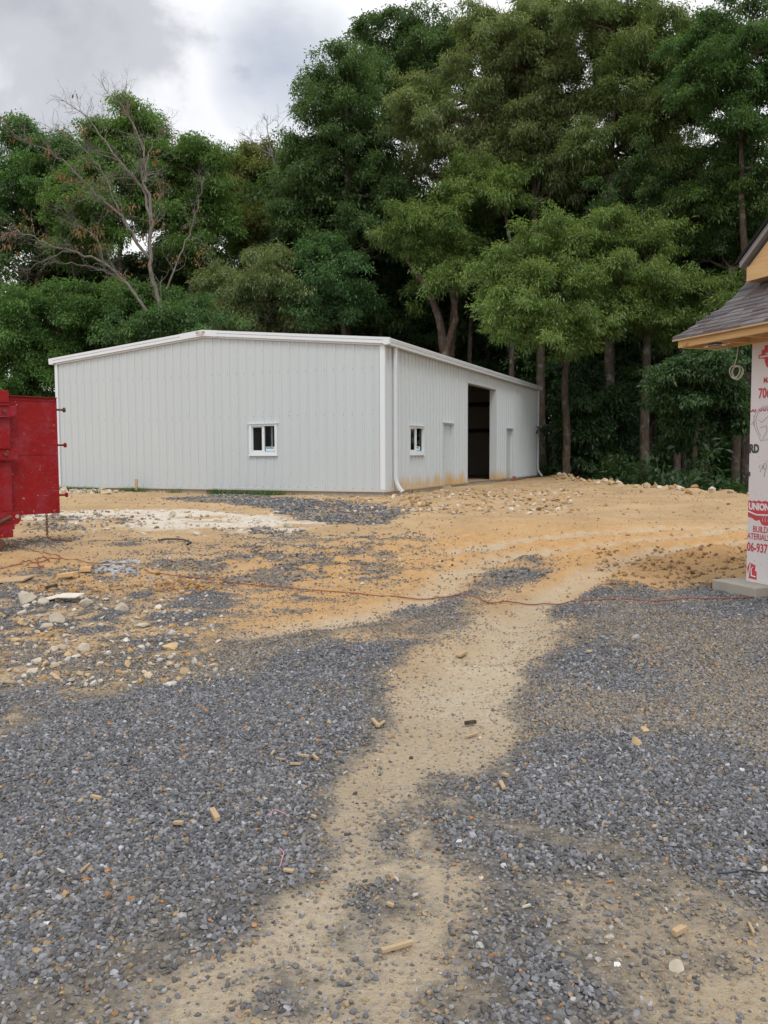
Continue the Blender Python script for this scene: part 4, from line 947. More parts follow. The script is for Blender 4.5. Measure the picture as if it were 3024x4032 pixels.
# bricks by the far door: laid on edge, holes to the front
def brick_mesh():
    mb = MB().box((-.10, -.0285, -.045), (.10, .0285, .045))
    for x in (-.06, 0, .06): mb.tube([(x, -.0290, 0), (x, -.0288, 0)], .017, 10, 1)
    return mb.build('brick', [M_brick, M_black], bevel=.004)
b0 = brick_mesh(); n_b = 0
for row, (cnt, off) in enumerate([(4, 0), (4, .05), (2, .28)]):
    for k in range(cnt):
        for dp in range(2 if row < 2 else 1):
            o = b0 if n_b == 0 else b0.copy()
            if n_b: COL.objects.link(o)
            t = 13.12 + off + k * .22; q = loc2w(.30 - .07 * dp + .0 * row, t + .02 * (row % 2), 0)
            o.location = (q[0], q[1], .335 + .05 + row * .093); o.rotation_euler = (0, 0, -YAW + math.pi / 2 + .06 * math.sin(n_b * 3.1))
            tag(o, 'perforated red brown brick in the small stack beside the far door', 'brick', 'bricks stacked beside the far door'); n_b += 1
rock('grey lump of stone lying against the brick stack', 1105, 1036, 15, M_rockgrey, .8)

# ------------------------------------------------------------------ trees
def leafset(cen, outd, n, tr, L, Wd, droop, cA, cB, tip, r):
    T = len(cen) * n
    c = np.repeat(cen, n, 0); o = np.repeat(outd, n, 0)
    off = np.clip(r.normal(0, 1, (T, 3)), -1.9, 1.9) * tr * np.array([.58, .58, .36])
    rad = np.hypot(off[:, 0], off[:, 1]); off[:, 2] -= .35 * rad * droop
    d = .5 * o + r.normal(0, .6, (T, 3)) + .5 * off / tr; d[:, 2] -= droop; d /= np.linalg.norm(d, axis=1)[:, None] + 1e-9
    nr = r.normal(0, .5, (T, 3)) + np.array([0, 0, 1.]); sd = np.cross(d, nr); sd /= np.linalg.norm(sd, axis=1)[:, None] + 1e-9
    ln = (L * r.choice([.55, .8, 1., 1.25, 1.6], T) * r.uniform(.85, 1.15, T))[:, None]; wd = (Wd * r.uniform(.7, 1.2, T))[:, None]
    p0 = c + off; p1 = p0 + d * ln * .45 + sd * wd * .5; p3 = p0 + d * ln * .45 - sd * wd * .5; p2 = p0 + d * ln; p2[:, 2] -= ln[:, 0] * .15
    V = np.stack([p0, p1, p2, p3], 1).reshape(-1, 3)
    brt = np.repeat(r.uniform(.82, 1.18, len(cen)), n)[:, None]
    u = np.clip(np.repeat(r.random(len(cen)), n) * .65 + r.random(T) * .35, 0, 1)[:, None]
    col = (np.array(cA) * (1 - u) + np.array(cB) * u) * r.uniform(.75, 1.25, T)[:, None] * brt * 1.28 + .005
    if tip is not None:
        hi = (off[:, 2] > .12 * tr) & (r.random(T) < .30); col = np.where(hi[:, None], np.array(tip) * r.uniform(.7, 1.2, T)[:, None], col)  # upper tuft leaves paler: new growth, plus lit tops put into the colour
    return V, np.repeat(col, 4, 0)
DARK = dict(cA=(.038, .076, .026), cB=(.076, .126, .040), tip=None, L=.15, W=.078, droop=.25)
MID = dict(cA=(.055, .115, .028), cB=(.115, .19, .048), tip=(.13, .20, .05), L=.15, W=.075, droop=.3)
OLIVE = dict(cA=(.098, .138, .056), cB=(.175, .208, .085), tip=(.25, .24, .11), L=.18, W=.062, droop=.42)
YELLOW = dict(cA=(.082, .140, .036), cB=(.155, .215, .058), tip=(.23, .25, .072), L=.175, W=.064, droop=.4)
def blob_tufts(bc, R, tr, dens, r, low=-.55):
    n = max(6, int(dens * 4 * R * R / (tr * tr * .62)))
    d = r.normal(0, 1, (n * 2, 3)); d /= np.linalg.norm(d, axis=1)[:, None]
    d = d[(d[:, 2] > low) | (r.random(len(d)) < .35)][:n]
    lump = .74 + .42 * r.random(len(d)); lump = np.where(r.random(len(d)) < .25, lump * .6, lump)
    return bc + d * (R * lump)[:, None] * np.array([1, 1, .86]), d
def limb(mb, p, q, r0, r1, r, n=5, sides=6):
    p, q = np.array(p), np.array(q); L = np.linalg.norm(q - p); pts = []
    for i in range(n + 1):
        t = i / n; x = p * (1 - t) + q * t + r.normal(0, .035 * L, 3) * math.sin(math.pi * t); x[2] += -.10 * L * math.sin(math.pi * t) * (1 if q[2] > p[2] else -1); pts.append(x)
    mb.tube(pts, list(np.linspace(r0, r1, n + 1)), sides, cap=False); return pts
def tree(label, base, Y, tr, blobs, st, trunk=None, seed=1, dens=1., nleaf=88, bk=M_bark, group=None, back=True, cat='tree', name='tree', ltr=.55, top=None, sc=None):
    # blobs: circles of the crown in photograph pixels at distance Y (px, py, r, depth offset in metres)
    r = np.random.default_rng(seed); m1 = m_per_px(Y); k = sc or Y / 45.
    gx_ = at(base, 1000, Y)[0]; gz = float(HTm(gx_, Y)[0]) - .15
    root = thing(name, label, cat, (gx_, Y, gz), 0, group); org = np.array([gx_, Y, gz])
    BC, RR = [], []
    for b in blobs:
        dy = b[3] if len(b) > 3 else r.normal(0, .9)
        c = at(b[0], b[1], Y + dy); R = max(.5, b[2] * m1 * .97 - .36 * ltr * k); BC.append(c); RR.append(R)
        if back:
            BC.append(c + np.array([r.normal(0, .5) * R, R * r.uniform(1.1, 1.9), r.normal(-.1, .35) * R])); RR.append(R * r.uniform(.8, 1.05))
    V, C = [], []
    for i, (c, R) in enumerate(zip(BC, RR)):
        fr_ = not back or i % 2 == 0; T_, D_2 = [], []
        nb = int(np.clip(dens * (6.2 if fr_ else 3.6) * (R / k) ** 2, 6, 60))
        for q in range(nb):            # boughs: small flattened drooping clusters through the blob
            o_ = r.normal(0, 1, 3); o_ /= np.linalg.norm(o_); rad = R * (r.uniform(.25, 1.12) ** .6)
            bc_ = c + r.normal(0, .60, 3) * R * np.array([1, 1, .85]); o_ = (bc_ - c) / R; br_ = k * r.uniform(.35, .85)
            ax_ = o_ * .7 + r.normal(0, .5, 3); ax_[2] = ax_[2] * .45 - .12; ax_ /= np.linalg.norm(ax_) + 1e-6
            nt_ = int(r.integers(5, 11)); u_ = r.uniform(-.6, 1.3, nt_)
            tt = ax_[None] * (u_ * br_ * 1.25)[:, None] + r.normal(0, .34, (nt_, 3)) * br_ * np.array([1, 1, .55]); tt[:, 2] -= .22 * br_ * np.maximum(u_, 0) ** 2
            T_.append(bc_ + tt); D_2.append(np.tile(ax_ * .8, (nt_, 1)) + r.normal(0, .25, (nt_, 3)))
        t = np.concatenate(T_); d = np.concatenate(D_2)
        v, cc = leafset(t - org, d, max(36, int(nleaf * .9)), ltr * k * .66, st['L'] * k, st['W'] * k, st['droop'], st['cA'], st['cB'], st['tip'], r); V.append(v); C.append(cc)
    V = np.concatenate(V); C = np.concatenate(C)
    link('crown', np_mesh('crown', V, np.arange(len(V)), 4, M_leaf, C), root)
    mb = MB()
    if trunk is None:
        tp = max(BC, key=lambda c: c[2]) if top is None else at(*top, Y)
        cm = np.mean(BC, 0); P = [org, org + (np.array([cm[0], cm[1], cm[2]]) - org) * .35 + r.normal(0, .15, 3), org * .3 + np.array([cm[0], cm[1], cm[2]]) * .7 + r.normal(0, .2, 3), np.array(tp)]
        paths = [(P, tr)]
    else:
        paths = [([at(q[0], q[1], Y + (q[2] if len(q) > 2 else 0)) for q in tk], tr * (1 if i == 0 else .72)) for i, tk in enumerate(trunk)]
        paths[0][0].insert(0, org)
    allp = []
    for P, rr in paths:
        D_ = []
        for a, b in zip(P, P[1:]):
            for t in (0, .33, .66): D_.append(np.array(a) * (1 - t) + np.array(b) * t + r.normal(0, .03, 3))
        D_.append(np.array(P[-1])); n = len(D_)
        mb.tube([p - org for p in D_], [rr * (1.25 if i == 0 else 1) * (1 - .8 * i / n) for i in range(n)], 9, cap=False); allp += D_[2:]
    allp = np.array(allp)
    for c, R in zip(BC, RR):
        dd = np.linalg.norm(allp - c, axis=1) + 1.2 * np.maximum(0, allp[:, 2] - c[2] + .5); j = int(np.argmin(dd))
        pts = limb(mb, allp[j] - org, c - org, .085 * k + .02, .03, r)
        for _ in range(2): q = c - org + r.normal(0, .5, 3) * R; limb(mb, pts[3], q, .035, .012, r, 3, 4)
    mb.build('trunk', bk, root, True)
    return root
def B_(s): return [tuple(float(v) for v in q.split(',')) for q in s.split()]
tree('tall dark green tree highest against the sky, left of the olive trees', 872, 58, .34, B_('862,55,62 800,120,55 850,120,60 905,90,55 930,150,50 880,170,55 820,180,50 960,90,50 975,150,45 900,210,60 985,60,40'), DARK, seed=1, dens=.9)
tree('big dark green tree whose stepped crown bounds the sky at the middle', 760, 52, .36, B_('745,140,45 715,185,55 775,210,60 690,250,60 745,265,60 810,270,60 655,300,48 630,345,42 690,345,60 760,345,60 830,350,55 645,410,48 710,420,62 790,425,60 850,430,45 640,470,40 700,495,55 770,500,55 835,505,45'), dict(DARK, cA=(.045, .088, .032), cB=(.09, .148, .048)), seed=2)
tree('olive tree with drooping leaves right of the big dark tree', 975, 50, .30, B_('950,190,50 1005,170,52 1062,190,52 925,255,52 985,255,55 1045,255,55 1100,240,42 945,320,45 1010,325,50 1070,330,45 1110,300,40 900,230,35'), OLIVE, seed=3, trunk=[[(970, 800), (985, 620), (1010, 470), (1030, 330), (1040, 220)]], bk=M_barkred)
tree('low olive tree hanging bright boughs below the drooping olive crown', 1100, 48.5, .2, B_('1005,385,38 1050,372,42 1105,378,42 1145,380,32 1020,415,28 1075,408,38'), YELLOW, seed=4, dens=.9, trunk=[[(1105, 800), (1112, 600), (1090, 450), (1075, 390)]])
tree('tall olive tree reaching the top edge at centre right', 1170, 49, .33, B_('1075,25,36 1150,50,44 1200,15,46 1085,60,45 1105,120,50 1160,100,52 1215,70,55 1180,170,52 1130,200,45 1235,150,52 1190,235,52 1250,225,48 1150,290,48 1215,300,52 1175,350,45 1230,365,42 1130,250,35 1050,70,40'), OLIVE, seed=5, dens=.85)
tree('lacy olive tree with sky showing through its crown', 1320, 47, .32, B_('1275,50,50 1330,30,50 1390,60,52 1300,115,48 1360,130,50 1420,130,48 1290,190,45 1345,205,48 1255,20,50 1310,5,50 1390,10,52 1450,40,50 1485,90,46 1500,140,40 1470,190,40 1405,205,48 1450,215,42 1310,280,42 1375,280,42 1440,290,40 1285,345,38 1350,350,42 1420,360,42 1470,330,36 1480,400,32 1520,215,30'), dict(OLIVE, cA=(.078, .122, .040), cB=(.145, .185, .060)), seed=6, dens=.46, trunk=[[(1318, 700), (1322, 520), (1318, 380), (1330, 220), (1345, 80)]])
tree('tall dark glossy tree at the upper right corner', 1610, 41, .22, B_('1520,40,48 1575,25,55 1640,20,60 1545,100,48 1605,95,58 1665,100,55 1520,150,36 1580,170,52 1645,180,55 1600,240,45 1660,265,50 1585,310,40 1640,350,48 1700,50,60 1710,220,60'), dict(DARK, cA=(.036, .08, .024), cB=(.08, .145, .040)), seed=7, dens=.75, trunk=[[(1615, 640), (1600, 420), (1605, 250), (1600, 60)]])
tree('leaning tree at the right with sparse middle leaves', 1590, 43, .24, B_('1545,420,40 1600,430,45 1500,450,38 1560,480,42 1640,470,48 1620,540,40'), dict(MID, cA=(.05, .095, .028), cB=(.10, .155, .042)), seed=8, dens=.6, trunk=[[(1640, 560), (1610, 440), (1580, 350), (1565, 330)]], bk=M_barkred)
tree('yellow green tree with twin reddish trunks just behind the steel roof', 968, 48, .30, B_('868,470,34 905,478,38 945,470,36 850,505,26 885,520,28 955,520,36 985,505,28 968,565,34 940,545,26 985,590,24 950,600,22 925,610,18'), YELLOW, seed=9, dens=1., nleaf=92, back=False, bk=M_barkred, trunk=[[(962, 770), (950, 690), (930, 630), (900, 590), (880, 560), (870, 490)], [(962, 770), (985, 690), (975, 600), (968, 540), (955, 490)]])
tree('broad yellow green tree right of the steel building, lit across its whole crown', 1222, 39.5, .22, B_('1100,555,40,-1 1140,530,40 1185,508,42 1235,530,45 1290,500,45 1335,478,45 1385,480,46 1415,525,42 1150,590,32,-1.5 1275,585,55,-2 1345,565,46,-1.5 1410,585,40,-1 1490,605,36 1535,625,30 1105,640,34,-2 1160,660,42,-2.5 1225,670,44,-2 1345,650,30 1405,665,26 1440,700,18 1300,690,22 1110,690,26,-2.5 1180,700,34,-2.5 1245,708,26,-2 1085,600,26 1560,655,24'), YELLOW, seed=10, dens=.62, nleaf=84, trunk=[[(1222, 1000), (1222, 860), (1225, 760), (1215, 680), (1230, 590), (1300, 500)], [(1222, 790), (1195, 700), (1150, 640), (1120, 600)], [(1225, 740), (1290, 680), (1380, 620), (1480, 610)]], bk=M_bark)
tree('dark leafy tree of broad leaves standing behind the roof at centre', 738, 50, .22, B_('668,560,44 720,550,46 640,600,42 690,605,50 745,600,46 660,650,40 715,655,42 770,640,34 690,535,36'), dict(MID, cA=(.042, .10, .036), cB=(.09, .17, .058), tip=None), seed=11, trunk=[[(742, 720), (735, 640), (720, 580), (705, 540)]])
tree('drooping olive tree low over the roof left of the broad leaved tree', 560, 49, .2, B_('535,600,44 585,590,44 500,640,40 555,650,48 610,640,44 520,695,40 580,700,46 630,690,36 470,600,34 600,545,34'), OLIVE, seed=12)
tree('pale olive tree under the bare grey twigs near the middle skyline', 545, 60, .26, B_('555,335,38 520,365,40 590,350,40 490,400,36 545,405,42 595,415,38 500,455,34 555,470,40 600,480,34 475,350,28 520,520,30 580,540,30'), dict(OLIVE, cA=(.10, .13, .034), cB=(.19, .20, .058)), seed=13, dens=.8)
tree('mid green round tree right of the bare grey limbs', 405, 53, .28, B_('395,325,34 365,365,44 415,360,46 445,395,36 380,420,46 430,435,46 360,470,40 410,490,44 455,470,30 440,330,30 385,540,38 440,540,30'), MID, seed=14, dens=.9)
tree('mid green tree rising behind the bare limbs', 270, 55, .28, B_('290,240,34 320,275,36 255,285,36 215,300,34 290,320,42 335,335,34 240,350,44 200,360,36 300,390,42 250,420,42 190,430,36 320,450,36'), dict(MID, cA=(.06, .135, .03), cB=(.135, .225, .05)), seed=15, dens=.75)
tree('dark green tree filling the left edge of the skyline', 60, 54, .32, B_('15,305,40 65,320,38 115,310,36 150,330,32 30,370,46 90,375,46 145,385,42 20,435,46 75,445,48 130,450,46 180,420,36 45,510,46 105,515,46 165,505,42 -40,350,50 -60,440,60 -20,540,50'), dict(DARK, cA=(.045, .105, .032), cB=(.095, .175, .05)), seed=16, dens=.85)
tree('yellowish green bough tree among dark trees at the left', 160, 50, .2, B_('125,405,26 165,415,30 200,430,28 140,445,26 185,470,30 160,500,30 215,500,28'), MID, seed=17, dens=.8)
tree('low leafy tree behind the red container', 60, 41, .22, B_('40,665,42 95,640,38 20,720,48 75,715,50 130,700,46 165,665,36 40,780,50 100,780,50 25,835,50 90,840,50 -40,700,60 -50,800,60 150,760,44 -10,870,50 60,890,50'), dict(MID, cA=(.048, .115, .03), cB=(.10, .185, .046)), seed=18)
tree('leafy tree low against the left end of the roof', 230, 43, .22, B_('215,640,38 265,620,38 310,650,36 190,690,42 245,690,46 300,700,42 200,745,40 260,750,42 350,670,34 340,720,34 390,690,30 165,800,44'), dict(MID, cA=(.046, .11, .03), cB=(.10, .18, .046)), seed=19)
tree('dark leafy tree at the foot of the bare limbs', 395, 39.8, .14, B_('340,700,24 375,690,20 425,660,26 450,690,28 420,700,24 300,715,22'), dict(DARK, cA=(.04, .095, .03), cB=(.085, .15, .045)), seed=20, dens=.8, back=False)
# young trees along the edge of the wood at the right
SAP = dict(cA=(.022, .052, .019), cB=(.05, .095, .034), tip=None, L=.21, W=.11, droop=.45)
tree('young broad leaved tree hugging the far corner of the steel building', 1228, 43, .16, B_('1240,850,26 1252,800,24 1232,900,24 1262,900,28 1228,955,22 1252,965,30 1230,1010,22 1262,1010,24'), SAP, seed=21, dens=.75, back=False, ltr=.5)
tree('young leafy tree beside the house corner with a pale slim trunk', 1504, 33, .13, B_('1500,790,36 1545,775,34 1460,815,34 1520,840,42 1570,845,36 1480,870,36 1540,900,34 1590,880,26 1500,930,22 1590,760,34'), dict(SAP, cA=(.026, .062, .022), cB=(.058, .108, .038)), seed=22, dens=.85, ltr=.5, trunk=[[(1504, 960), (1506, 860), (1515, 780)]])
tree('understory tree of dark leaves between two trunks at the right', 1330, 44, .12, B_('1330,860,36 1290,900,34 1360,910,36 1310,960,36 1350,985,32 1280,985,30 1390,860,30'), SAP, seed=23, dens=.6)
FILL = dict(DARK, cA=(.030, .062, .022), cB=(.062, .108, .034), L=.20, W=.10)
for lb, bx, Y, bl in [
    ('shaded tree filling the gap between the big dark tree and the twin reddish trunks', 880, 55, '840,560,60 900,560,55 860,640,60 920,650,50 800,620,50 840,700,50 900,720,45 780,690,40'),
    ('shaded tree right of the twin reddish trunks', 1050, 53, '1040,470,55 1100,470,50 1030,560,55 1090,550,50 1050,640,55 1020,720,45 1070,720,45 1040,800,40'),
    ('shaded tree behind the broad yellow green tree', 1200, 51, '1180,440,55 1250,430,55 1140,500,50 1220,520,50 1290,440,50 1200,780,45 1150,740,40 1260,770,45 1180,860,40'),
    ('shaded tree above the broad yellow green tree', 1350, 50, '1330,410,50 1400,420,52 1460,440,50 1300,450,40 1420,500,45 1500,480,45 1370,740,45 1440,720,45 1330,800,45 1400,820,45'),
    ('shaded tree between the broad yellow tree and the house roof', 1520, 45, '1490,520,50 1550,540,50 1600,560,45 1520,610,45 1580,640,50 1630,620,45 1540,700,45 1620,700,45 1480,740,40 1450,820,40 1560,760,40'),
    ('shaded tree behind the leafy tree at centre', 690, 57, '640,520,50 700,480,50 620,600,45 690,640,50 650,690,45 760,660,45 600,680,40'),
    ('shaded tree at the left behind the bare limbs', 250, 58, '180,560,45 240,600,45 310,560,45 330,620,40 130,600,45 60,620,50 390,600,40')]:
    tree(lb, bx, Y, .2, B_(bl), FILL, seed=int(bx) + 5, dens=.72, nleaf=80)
for lb, bx, Y, rr, tx in [('straight dark trunked tall tree right of the broad yellow tree', 1392, 40, .27, 1402), ('slim dark trunked tall tree left of the pale slim trunk', 1463, 41, .2, 1480), ('thick dark trunked tree partly behind the house wall', 1592, 38, .22, 1585), ('dark trunked tree left of the twin reddish trunks', 818, 53, .2, 825), ('tall trunk right of the twin reddish trunks', 1010, 52, .2, 1022)]:
    tree(lb, bx, Y, rr, [(tx - 60, 420, 55, 5), (tx + 50, 400, 55, 5), (tx, 340, 55, 5), (tx - 45, 520, 45, 4.5), (tx + 50, 530, 45, 4.5), (tx, 460, 40, 4)], dict(DARK), seed=int(bx), dens=.7, trunk=[[(bx + (tx - bx) * .2, 900), (bx + (tx - bx) * .6, 700), (tx, 640, 3), (tx, 480, 7)]])

# bare dead tree with rusty leaves
def c7(s): return [(float(a) / 2.749, 164.6 + float(b) / 2.749) for a, b in (q.split(',') for q in s.split())]
DY = 40.5; g0 = at(385, 1000, DY)
dt = thing('dead_tree', 'dying tree with long bare grey limbs and rusty brown leaves', 'tree', (g0[0], DY, float(HTm(g0[0], DY)[0]) - .2)); og = np.array(dt.location)
r7 = np.random.default_rng(77); tips = []; mb = MB()
def bough(s, r0, r1, y0=0, y1=0, twig=1.):
    P = c7(s); n = len(P); Q = []
    for i, p in enumerate(P):
        t = i / (n - 1); Q.append(at(p[0], p[1], DY + y0 + (y1 - y0) * t) - og)
    D_ = []
    for i in range(n - 1):
        for t in (0, .33, .66): D_.append(Q[i] * (1 - t) + Q[i + 1] * t + r7.normal(0, .04, 3))
    D_.append(Q[-1]); N_ = len(D_); rads = [r0 + (r1 - r0) * i / (N_ - 1) for i in range(N_)]
    mb.tube(D_, rads, 8, cap=False)
    def sub(p, d, L, r, lv):
        pts = [p]
        for i in range(4): d = d + r7.normal(0, .28, 3) + np.array([0, 0, .06]); d /= np.linalg.norm(d); pts.append(pts[-1] + d * L / 4)
        mb.tube(pts, list(np.linspace(r, r * .35, 5)), 4, cap=False); tips.append(pts[-1])
        if lv:
            for k in range(3): sub(pts[r7.integers(1, 5)], d + r7.normal(0, .6, 3), L * .55, r * .5, lv - 1)
    for i in range(2, N_):
        f = i / N_
        for _q in range(2 if r7.random() < (.25 + .75 * f) * twig else 0):
            d = D_[i] - D_[i - 1]; d /= np.linalg.norm(d); sub(D_[i], d + r7.normal(0, .5, 3), 1.3 * (1.15 - .5 * f) * r7.uniform(.6, 1.2), rads[i] * .22 + .006, 2)
    for k in range(3): sub(D_[-1], (D_[-1] - D_[-2]) / np.linalg.norm(D_[-1] - D_[-2]) + r7.normal(0, .3, 3), .9, r1, 2)
mb.tube([np.array([0, 0, 0.]), at(378, 850, DY) - og, at(362, 720, DY) - og], [.2, .16, .12], 9, cap=False)
bough('980,1530 960,1400 925,1250 890,1130 890,1000 910,870 880,700 850,620', 0.122, 0.065, 0, 0, .2)
bough('885,1080 820,1000 770,920 720,830 620,740 560,690 470,600 380,500 250,420 160,385', 0.080, 0.017, 0, -2)
bough('700,800 660,690 600,560 540,470 420,380 330,330', 0.043, 0.011, -.5, -1)
bough('895,900 870,700 830,640 760,560 640,420 560,300 500,230 430,180', 0.073, 0.013, 0, 1)
bough('870,640 860,540 840,390 790,280 720,170 640,100', 0.055, 0.011, 0, .5)
bough('850,620 880,480 900,400 935,360 960,310', 0.043, 0.011); bough('850,450 800,330 760,200 750,110', 0.031, 0.008, .5, .5); bough('760,560 700,500 620,470 560,450', 0.031, 0.008, .5, 0)
bough('1000,1640 960,1540 890,1430 760,1240 680,1170 600,1100 500,1060 400,1030 310,1010 200,950 100,920 -20,960', 0.092, 0.017, 0, -2.5, 1)
bough('720,1200 600,1150 500,1130 390,1115', 0.049, 0.017, -.3, -1.5, .3); bough('400,1030 300,1080 220,1110 170,1150', 0.031, 0.008, -1.5, -2)
bough('620,1110 580,980 500,900 420,860', 0.037, 0.011, -1, -2, 1); bough('1000,1260 1050,1100 1110,980 1150,880 1185,720 1200,640', 0.049, 0.011, 1, 1.5, .8); bough('905,850 920,800 940,735', 0.037, 0.019, 0, -.5, 0)
bough('1110,980 1190,960 1230,1050', 0.021, 0.007, 1, 1.3, .8)
mb.build('trunk', M_bare, dt, True)
V, C = [], []
cl = c7('440,600 400,580 520,520 560,580 740,790 760,760 1180,1080 1200,1050 500,920 470,890 540,900 250,930 180,900 60,900 20,920 100,870 600,1010 640,1030 610,980 930,700 940,650 30,980 70,1030 920,450 940,480 380,600 480,680 300,440 560,870 590,940 830,1080 1100,1085 130,820 720,1180 850,960 930,860 680,810 620,620 450,960')
cen = []
for p in cl:
    for _ in range(2): cen.append(at(p[0] + r7.normal(0, 8), p[1] + r7.normal(0, 7), DY + r7.normal(-.8, .6)) - og)
tp = np.array(tips); cen = np.array(cen + [tp[i] for i in r7.choice(len(tp), min(25, len(tp)), False)])
v, c = leafset(cen, np.tile([0, 0, -.4], (len(cen), 1)), 9, .2, .17, .07, .7, (.13, .07, .04), (.22, .115, .06), None, r7)
link('leaves', np_mesh('leaves', v, np.arange(len(v)), 4, M_leaf, c), dt)
# leafless tree crown behind the middle skyline
g1 = at(570, 1000, 57); bt = thing('bare_tree', 'leafless grey tree whose twigs show above the middle skyline', 'tree', (g1[0], 57, float(HTm(g1[0], 57)[0]) - .2)); og = np.array(bt.location); DY = 57
mb = MB(); tips = []
mb.tube([np.array([0, 0, 0.]), at(575, 700, 57) - og, at(590, 450, 57) - og], [.25, .2, .12], 8, cap=False)
def d7(L): return ' '.join('%f,%f' % (x * 2.749, (y - 164.6) * 2.749) for x, y in L)
for L_ in ([(590, 450), (598, 380), (585, 330), (565, 300)], [(598, 380), (605, 320), (600, 275)], [(590, 340), (560, 320), (540, 300)], [(598, 370), (580, 300), (578, 270)]): bough(d7(L_), .07, .015, 0, 0, .9)
mb.build('trunk', M_bare, bt, True)

# the depth of the wood: repeated trees behind the front rank
protos = []
def proto(seed, st, H):
    r = np.random.default_rng(seed); V, C = [], []; cs = []
    for i in range(15):
        a = r.uniform(0, 6.28); q = r.uniform(.2, 1) * 3.6; z = H * r.uniform(.42, .93); q *= 1.15 - .75 * abs(z / H - .6)
        c = np.array([q * math.cos(a), q * math.sin(a), z]); cs.append(c)
        R_ = r.uniform(1.6, 2.5); t, d = blob_tufts(c, R_, .62, .42, r, -.8); t = t + r.normal(0, .35, t.shape)
        v, cc = leafset(t, d, 30, .55, .36, .17, .3, st['cA'], st['cB'], None, r); V.append(v); C.append(cc)
    V = np.concatenate(V); me = np_mesh('crown', V, np.arange(len(V)), 4, M_leaf, np.concatenate(C))
    mb = MB(); pts = [np.array([0, 0, 0.]), np.array([.1, .1, H * .3]), np.array([-.1, .2, H * .6]), np.array([0, 0, H * .9])]; mb.tube(pts, [.28, .2, .14, .04], 8, cap=False)
    for c in cs: limb(mb, np.array([0, .1, max(3, c[2] - 3)]), c, .07, .02, r, 4, 5)
    tk = mb.build('trunk', M_bark, None, True); tm = tk.data; bpy.data.objects.remove(tk)
    return me, tm
pm = [proto(101, DARK, 22), proto(102, dict(DARK, cA=(.026, .058, .016), cB=(.055, .095, .026)), 24), proto(103, DARK, 20)]
r9 = np.random.default_rng(9); spots = []
for Y, x0, x1, st_, s in [(62, -34, 40, 4.4, (1.02, 1.2)), (70, -40, 46, 4.8, (1.05, 1.25)), (80, -46, 54, 5.2, (1.1, 1.3))]:
    for x in np.arange(x0, x1, st_):
        xx, yy = x + r9.uniform(-1.5, 1.5), Y + r9.uniform(-2.5, 2.5)
        sc_ = r9.uniform(*s); left = xx / yy < -.03
        sc_ *= .72 if left else .86
        if left and r9.random() < .45: continue
        spots.append((xx, yy, sc_))
for yy, xx in [(53, 16.5), (54, 24), (33, 21), (56, 10.5), (57, 5), (57, -4), (45, 26), (41, 25)]: spots.append((xx, yy, r9.uniform(.9, 1.1)))
for i, (xx, yy, sc_) in enumerate(spots):
    t = thing('tree', 'one of the tall dark trees standing deeper in the wood behind the front trees', 'tree', (xx, yy, float(HT0(xx, yy)) - .2), r9.uniform(0, 6.28), 'trees deep in the wood')
    t.scale = (sc_ * r9.uniform(.9, 1.1),) * 2 + (sc_,); me, tm = pm[i % 3]
    link('crown', me, t); link('trunk', tm, t)
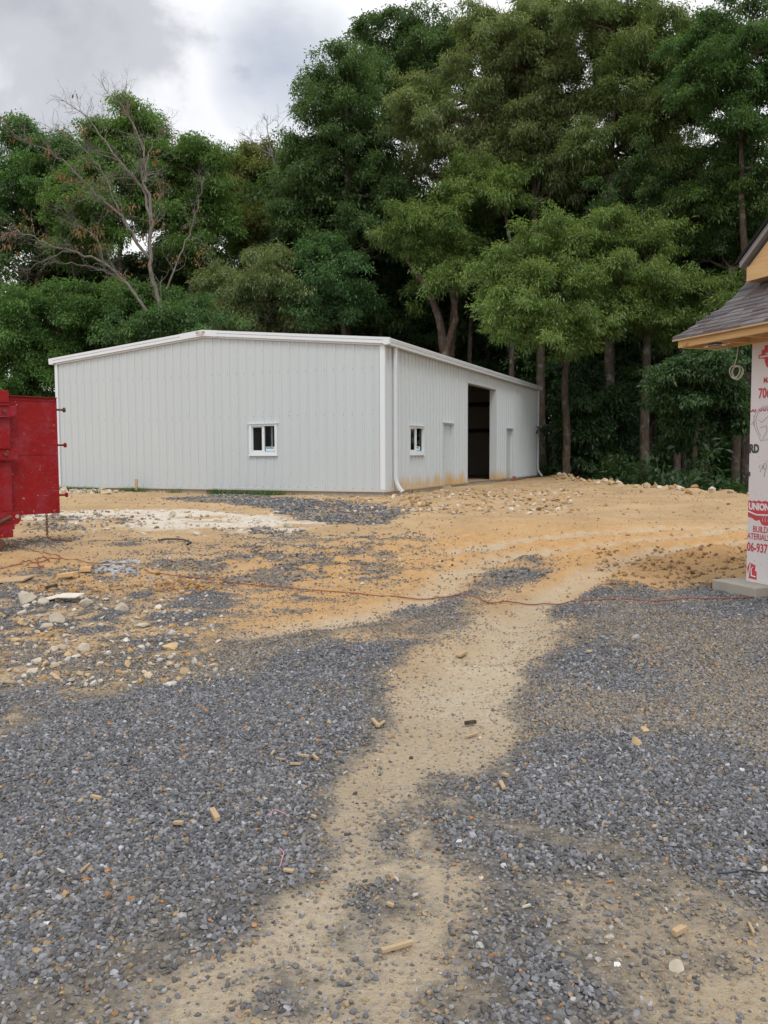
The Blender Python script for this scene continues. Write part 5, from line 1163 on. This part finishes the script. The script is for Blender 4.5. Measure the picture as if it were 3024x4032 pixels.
# far wood closing the view, undergrowth along its edge
def mass(name, pts, tr, n, L, Wd, cA, cB, label, kind='stuff', seed=3):
    r = np.random.default_rng(seed); v, c = leafset(pts, r.normal(0, 1, pts.shape), n, tr, L, Wd, .3, cA, cB, None, r)
    tag(link(name, np_mesh(name, v, np.arange(len(v)), 4, M_leaf, c)), label, name.replace('_', ' '), None, kind)
r = np.random.default_rng(12)
n = 3600; y_ = r.uniform(88, 112, n); x_ = r.uniform(-.72, .72, n) * y_; hmax = np.where(x_ / y_ < -.02, 9, 15) * (.75 + .5 * fbm(x_ * .2, y_ * .1, 5))
mass('far_wood', np.stack([x_, y_, -1 + hmax * r.random(n) ** .9], 1), 1.5, 22, .9, .5, DARK['cA'], DARK['cB'], 'dark mass of the wood far behind the trees')
n = 1800; y_ = r.uniform(64, 92, n); x_ = r.uniform(-.7, .7, n) * y_
mass('thicket', np.stack([x_, y_, np.array([float(v) for v in HT0(x_, y_)]) + 4.2 * r.random(n)], 1), 1.1, 24, .6, .34, (.022, .052, .016), (.045, .09, .028), 'low dark thicket between the far trunks', seed=8)
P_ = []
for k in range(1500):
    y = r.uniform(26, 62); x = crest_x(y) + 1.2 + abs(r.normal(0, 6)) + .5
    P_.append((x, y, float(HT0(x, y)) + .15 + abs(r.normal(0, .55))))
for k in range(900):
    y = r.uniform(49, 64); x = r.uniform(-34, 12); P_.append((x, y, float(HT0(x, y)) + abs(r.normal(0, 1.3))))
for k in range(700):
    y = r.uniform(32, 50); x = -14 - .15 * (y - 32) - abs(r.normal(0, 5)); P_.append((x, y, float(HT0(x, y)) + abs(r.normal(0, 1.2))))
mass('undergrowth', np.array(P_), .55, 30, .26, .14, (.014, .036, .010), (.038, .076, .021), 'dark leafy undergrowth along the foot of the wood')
# grass tufts at the foot of the gable wall
V, C = [], []; Fs = []
for k in range(420):
    s = r.choice([r.uniform(6.5, 11.9), r.uniform(7, 10), r.uniform(2.5, 6.5)]); d = -.10 - abs(r.normal(0, .16)) - (r.random() < .25) * r.uniform(0, 1.4) * (s > 9)
    if fbm(np.array([s * 1.1]), np.array([d]), 4)[0] < .45: continue
    q = loc2w(-s, d, 0); z = float(HT0(q[0], q[1])) + .0
    for _ in range(12):
        a = r.uniform(0, 6.28); h = r.uniform(.07, .2); b = np.array([q[0] + r.normal(0, .07), q[1] + r.normal(0, .07), z]); u = np.array([math.cos(a), math.sin(a), 0]); w = np.array([-u[1], u[0], 0]) * .007
        i = len(V); V += [b - w, b + w, b + u * h * .5 + np.array([0, 0, h])]; Fs.append((i, i + 1, i + 2)); C += [np.array([.06, .13, .03]) * r.uniform(.6, 1.5)] * 3
tag(link('grass', np_mesh('grass', np.array(V), np.array(Fs), 3, M_grass, np.array(C))), 'thin green grass along the foot of the gable wall', 'grass', None, 'stuff')
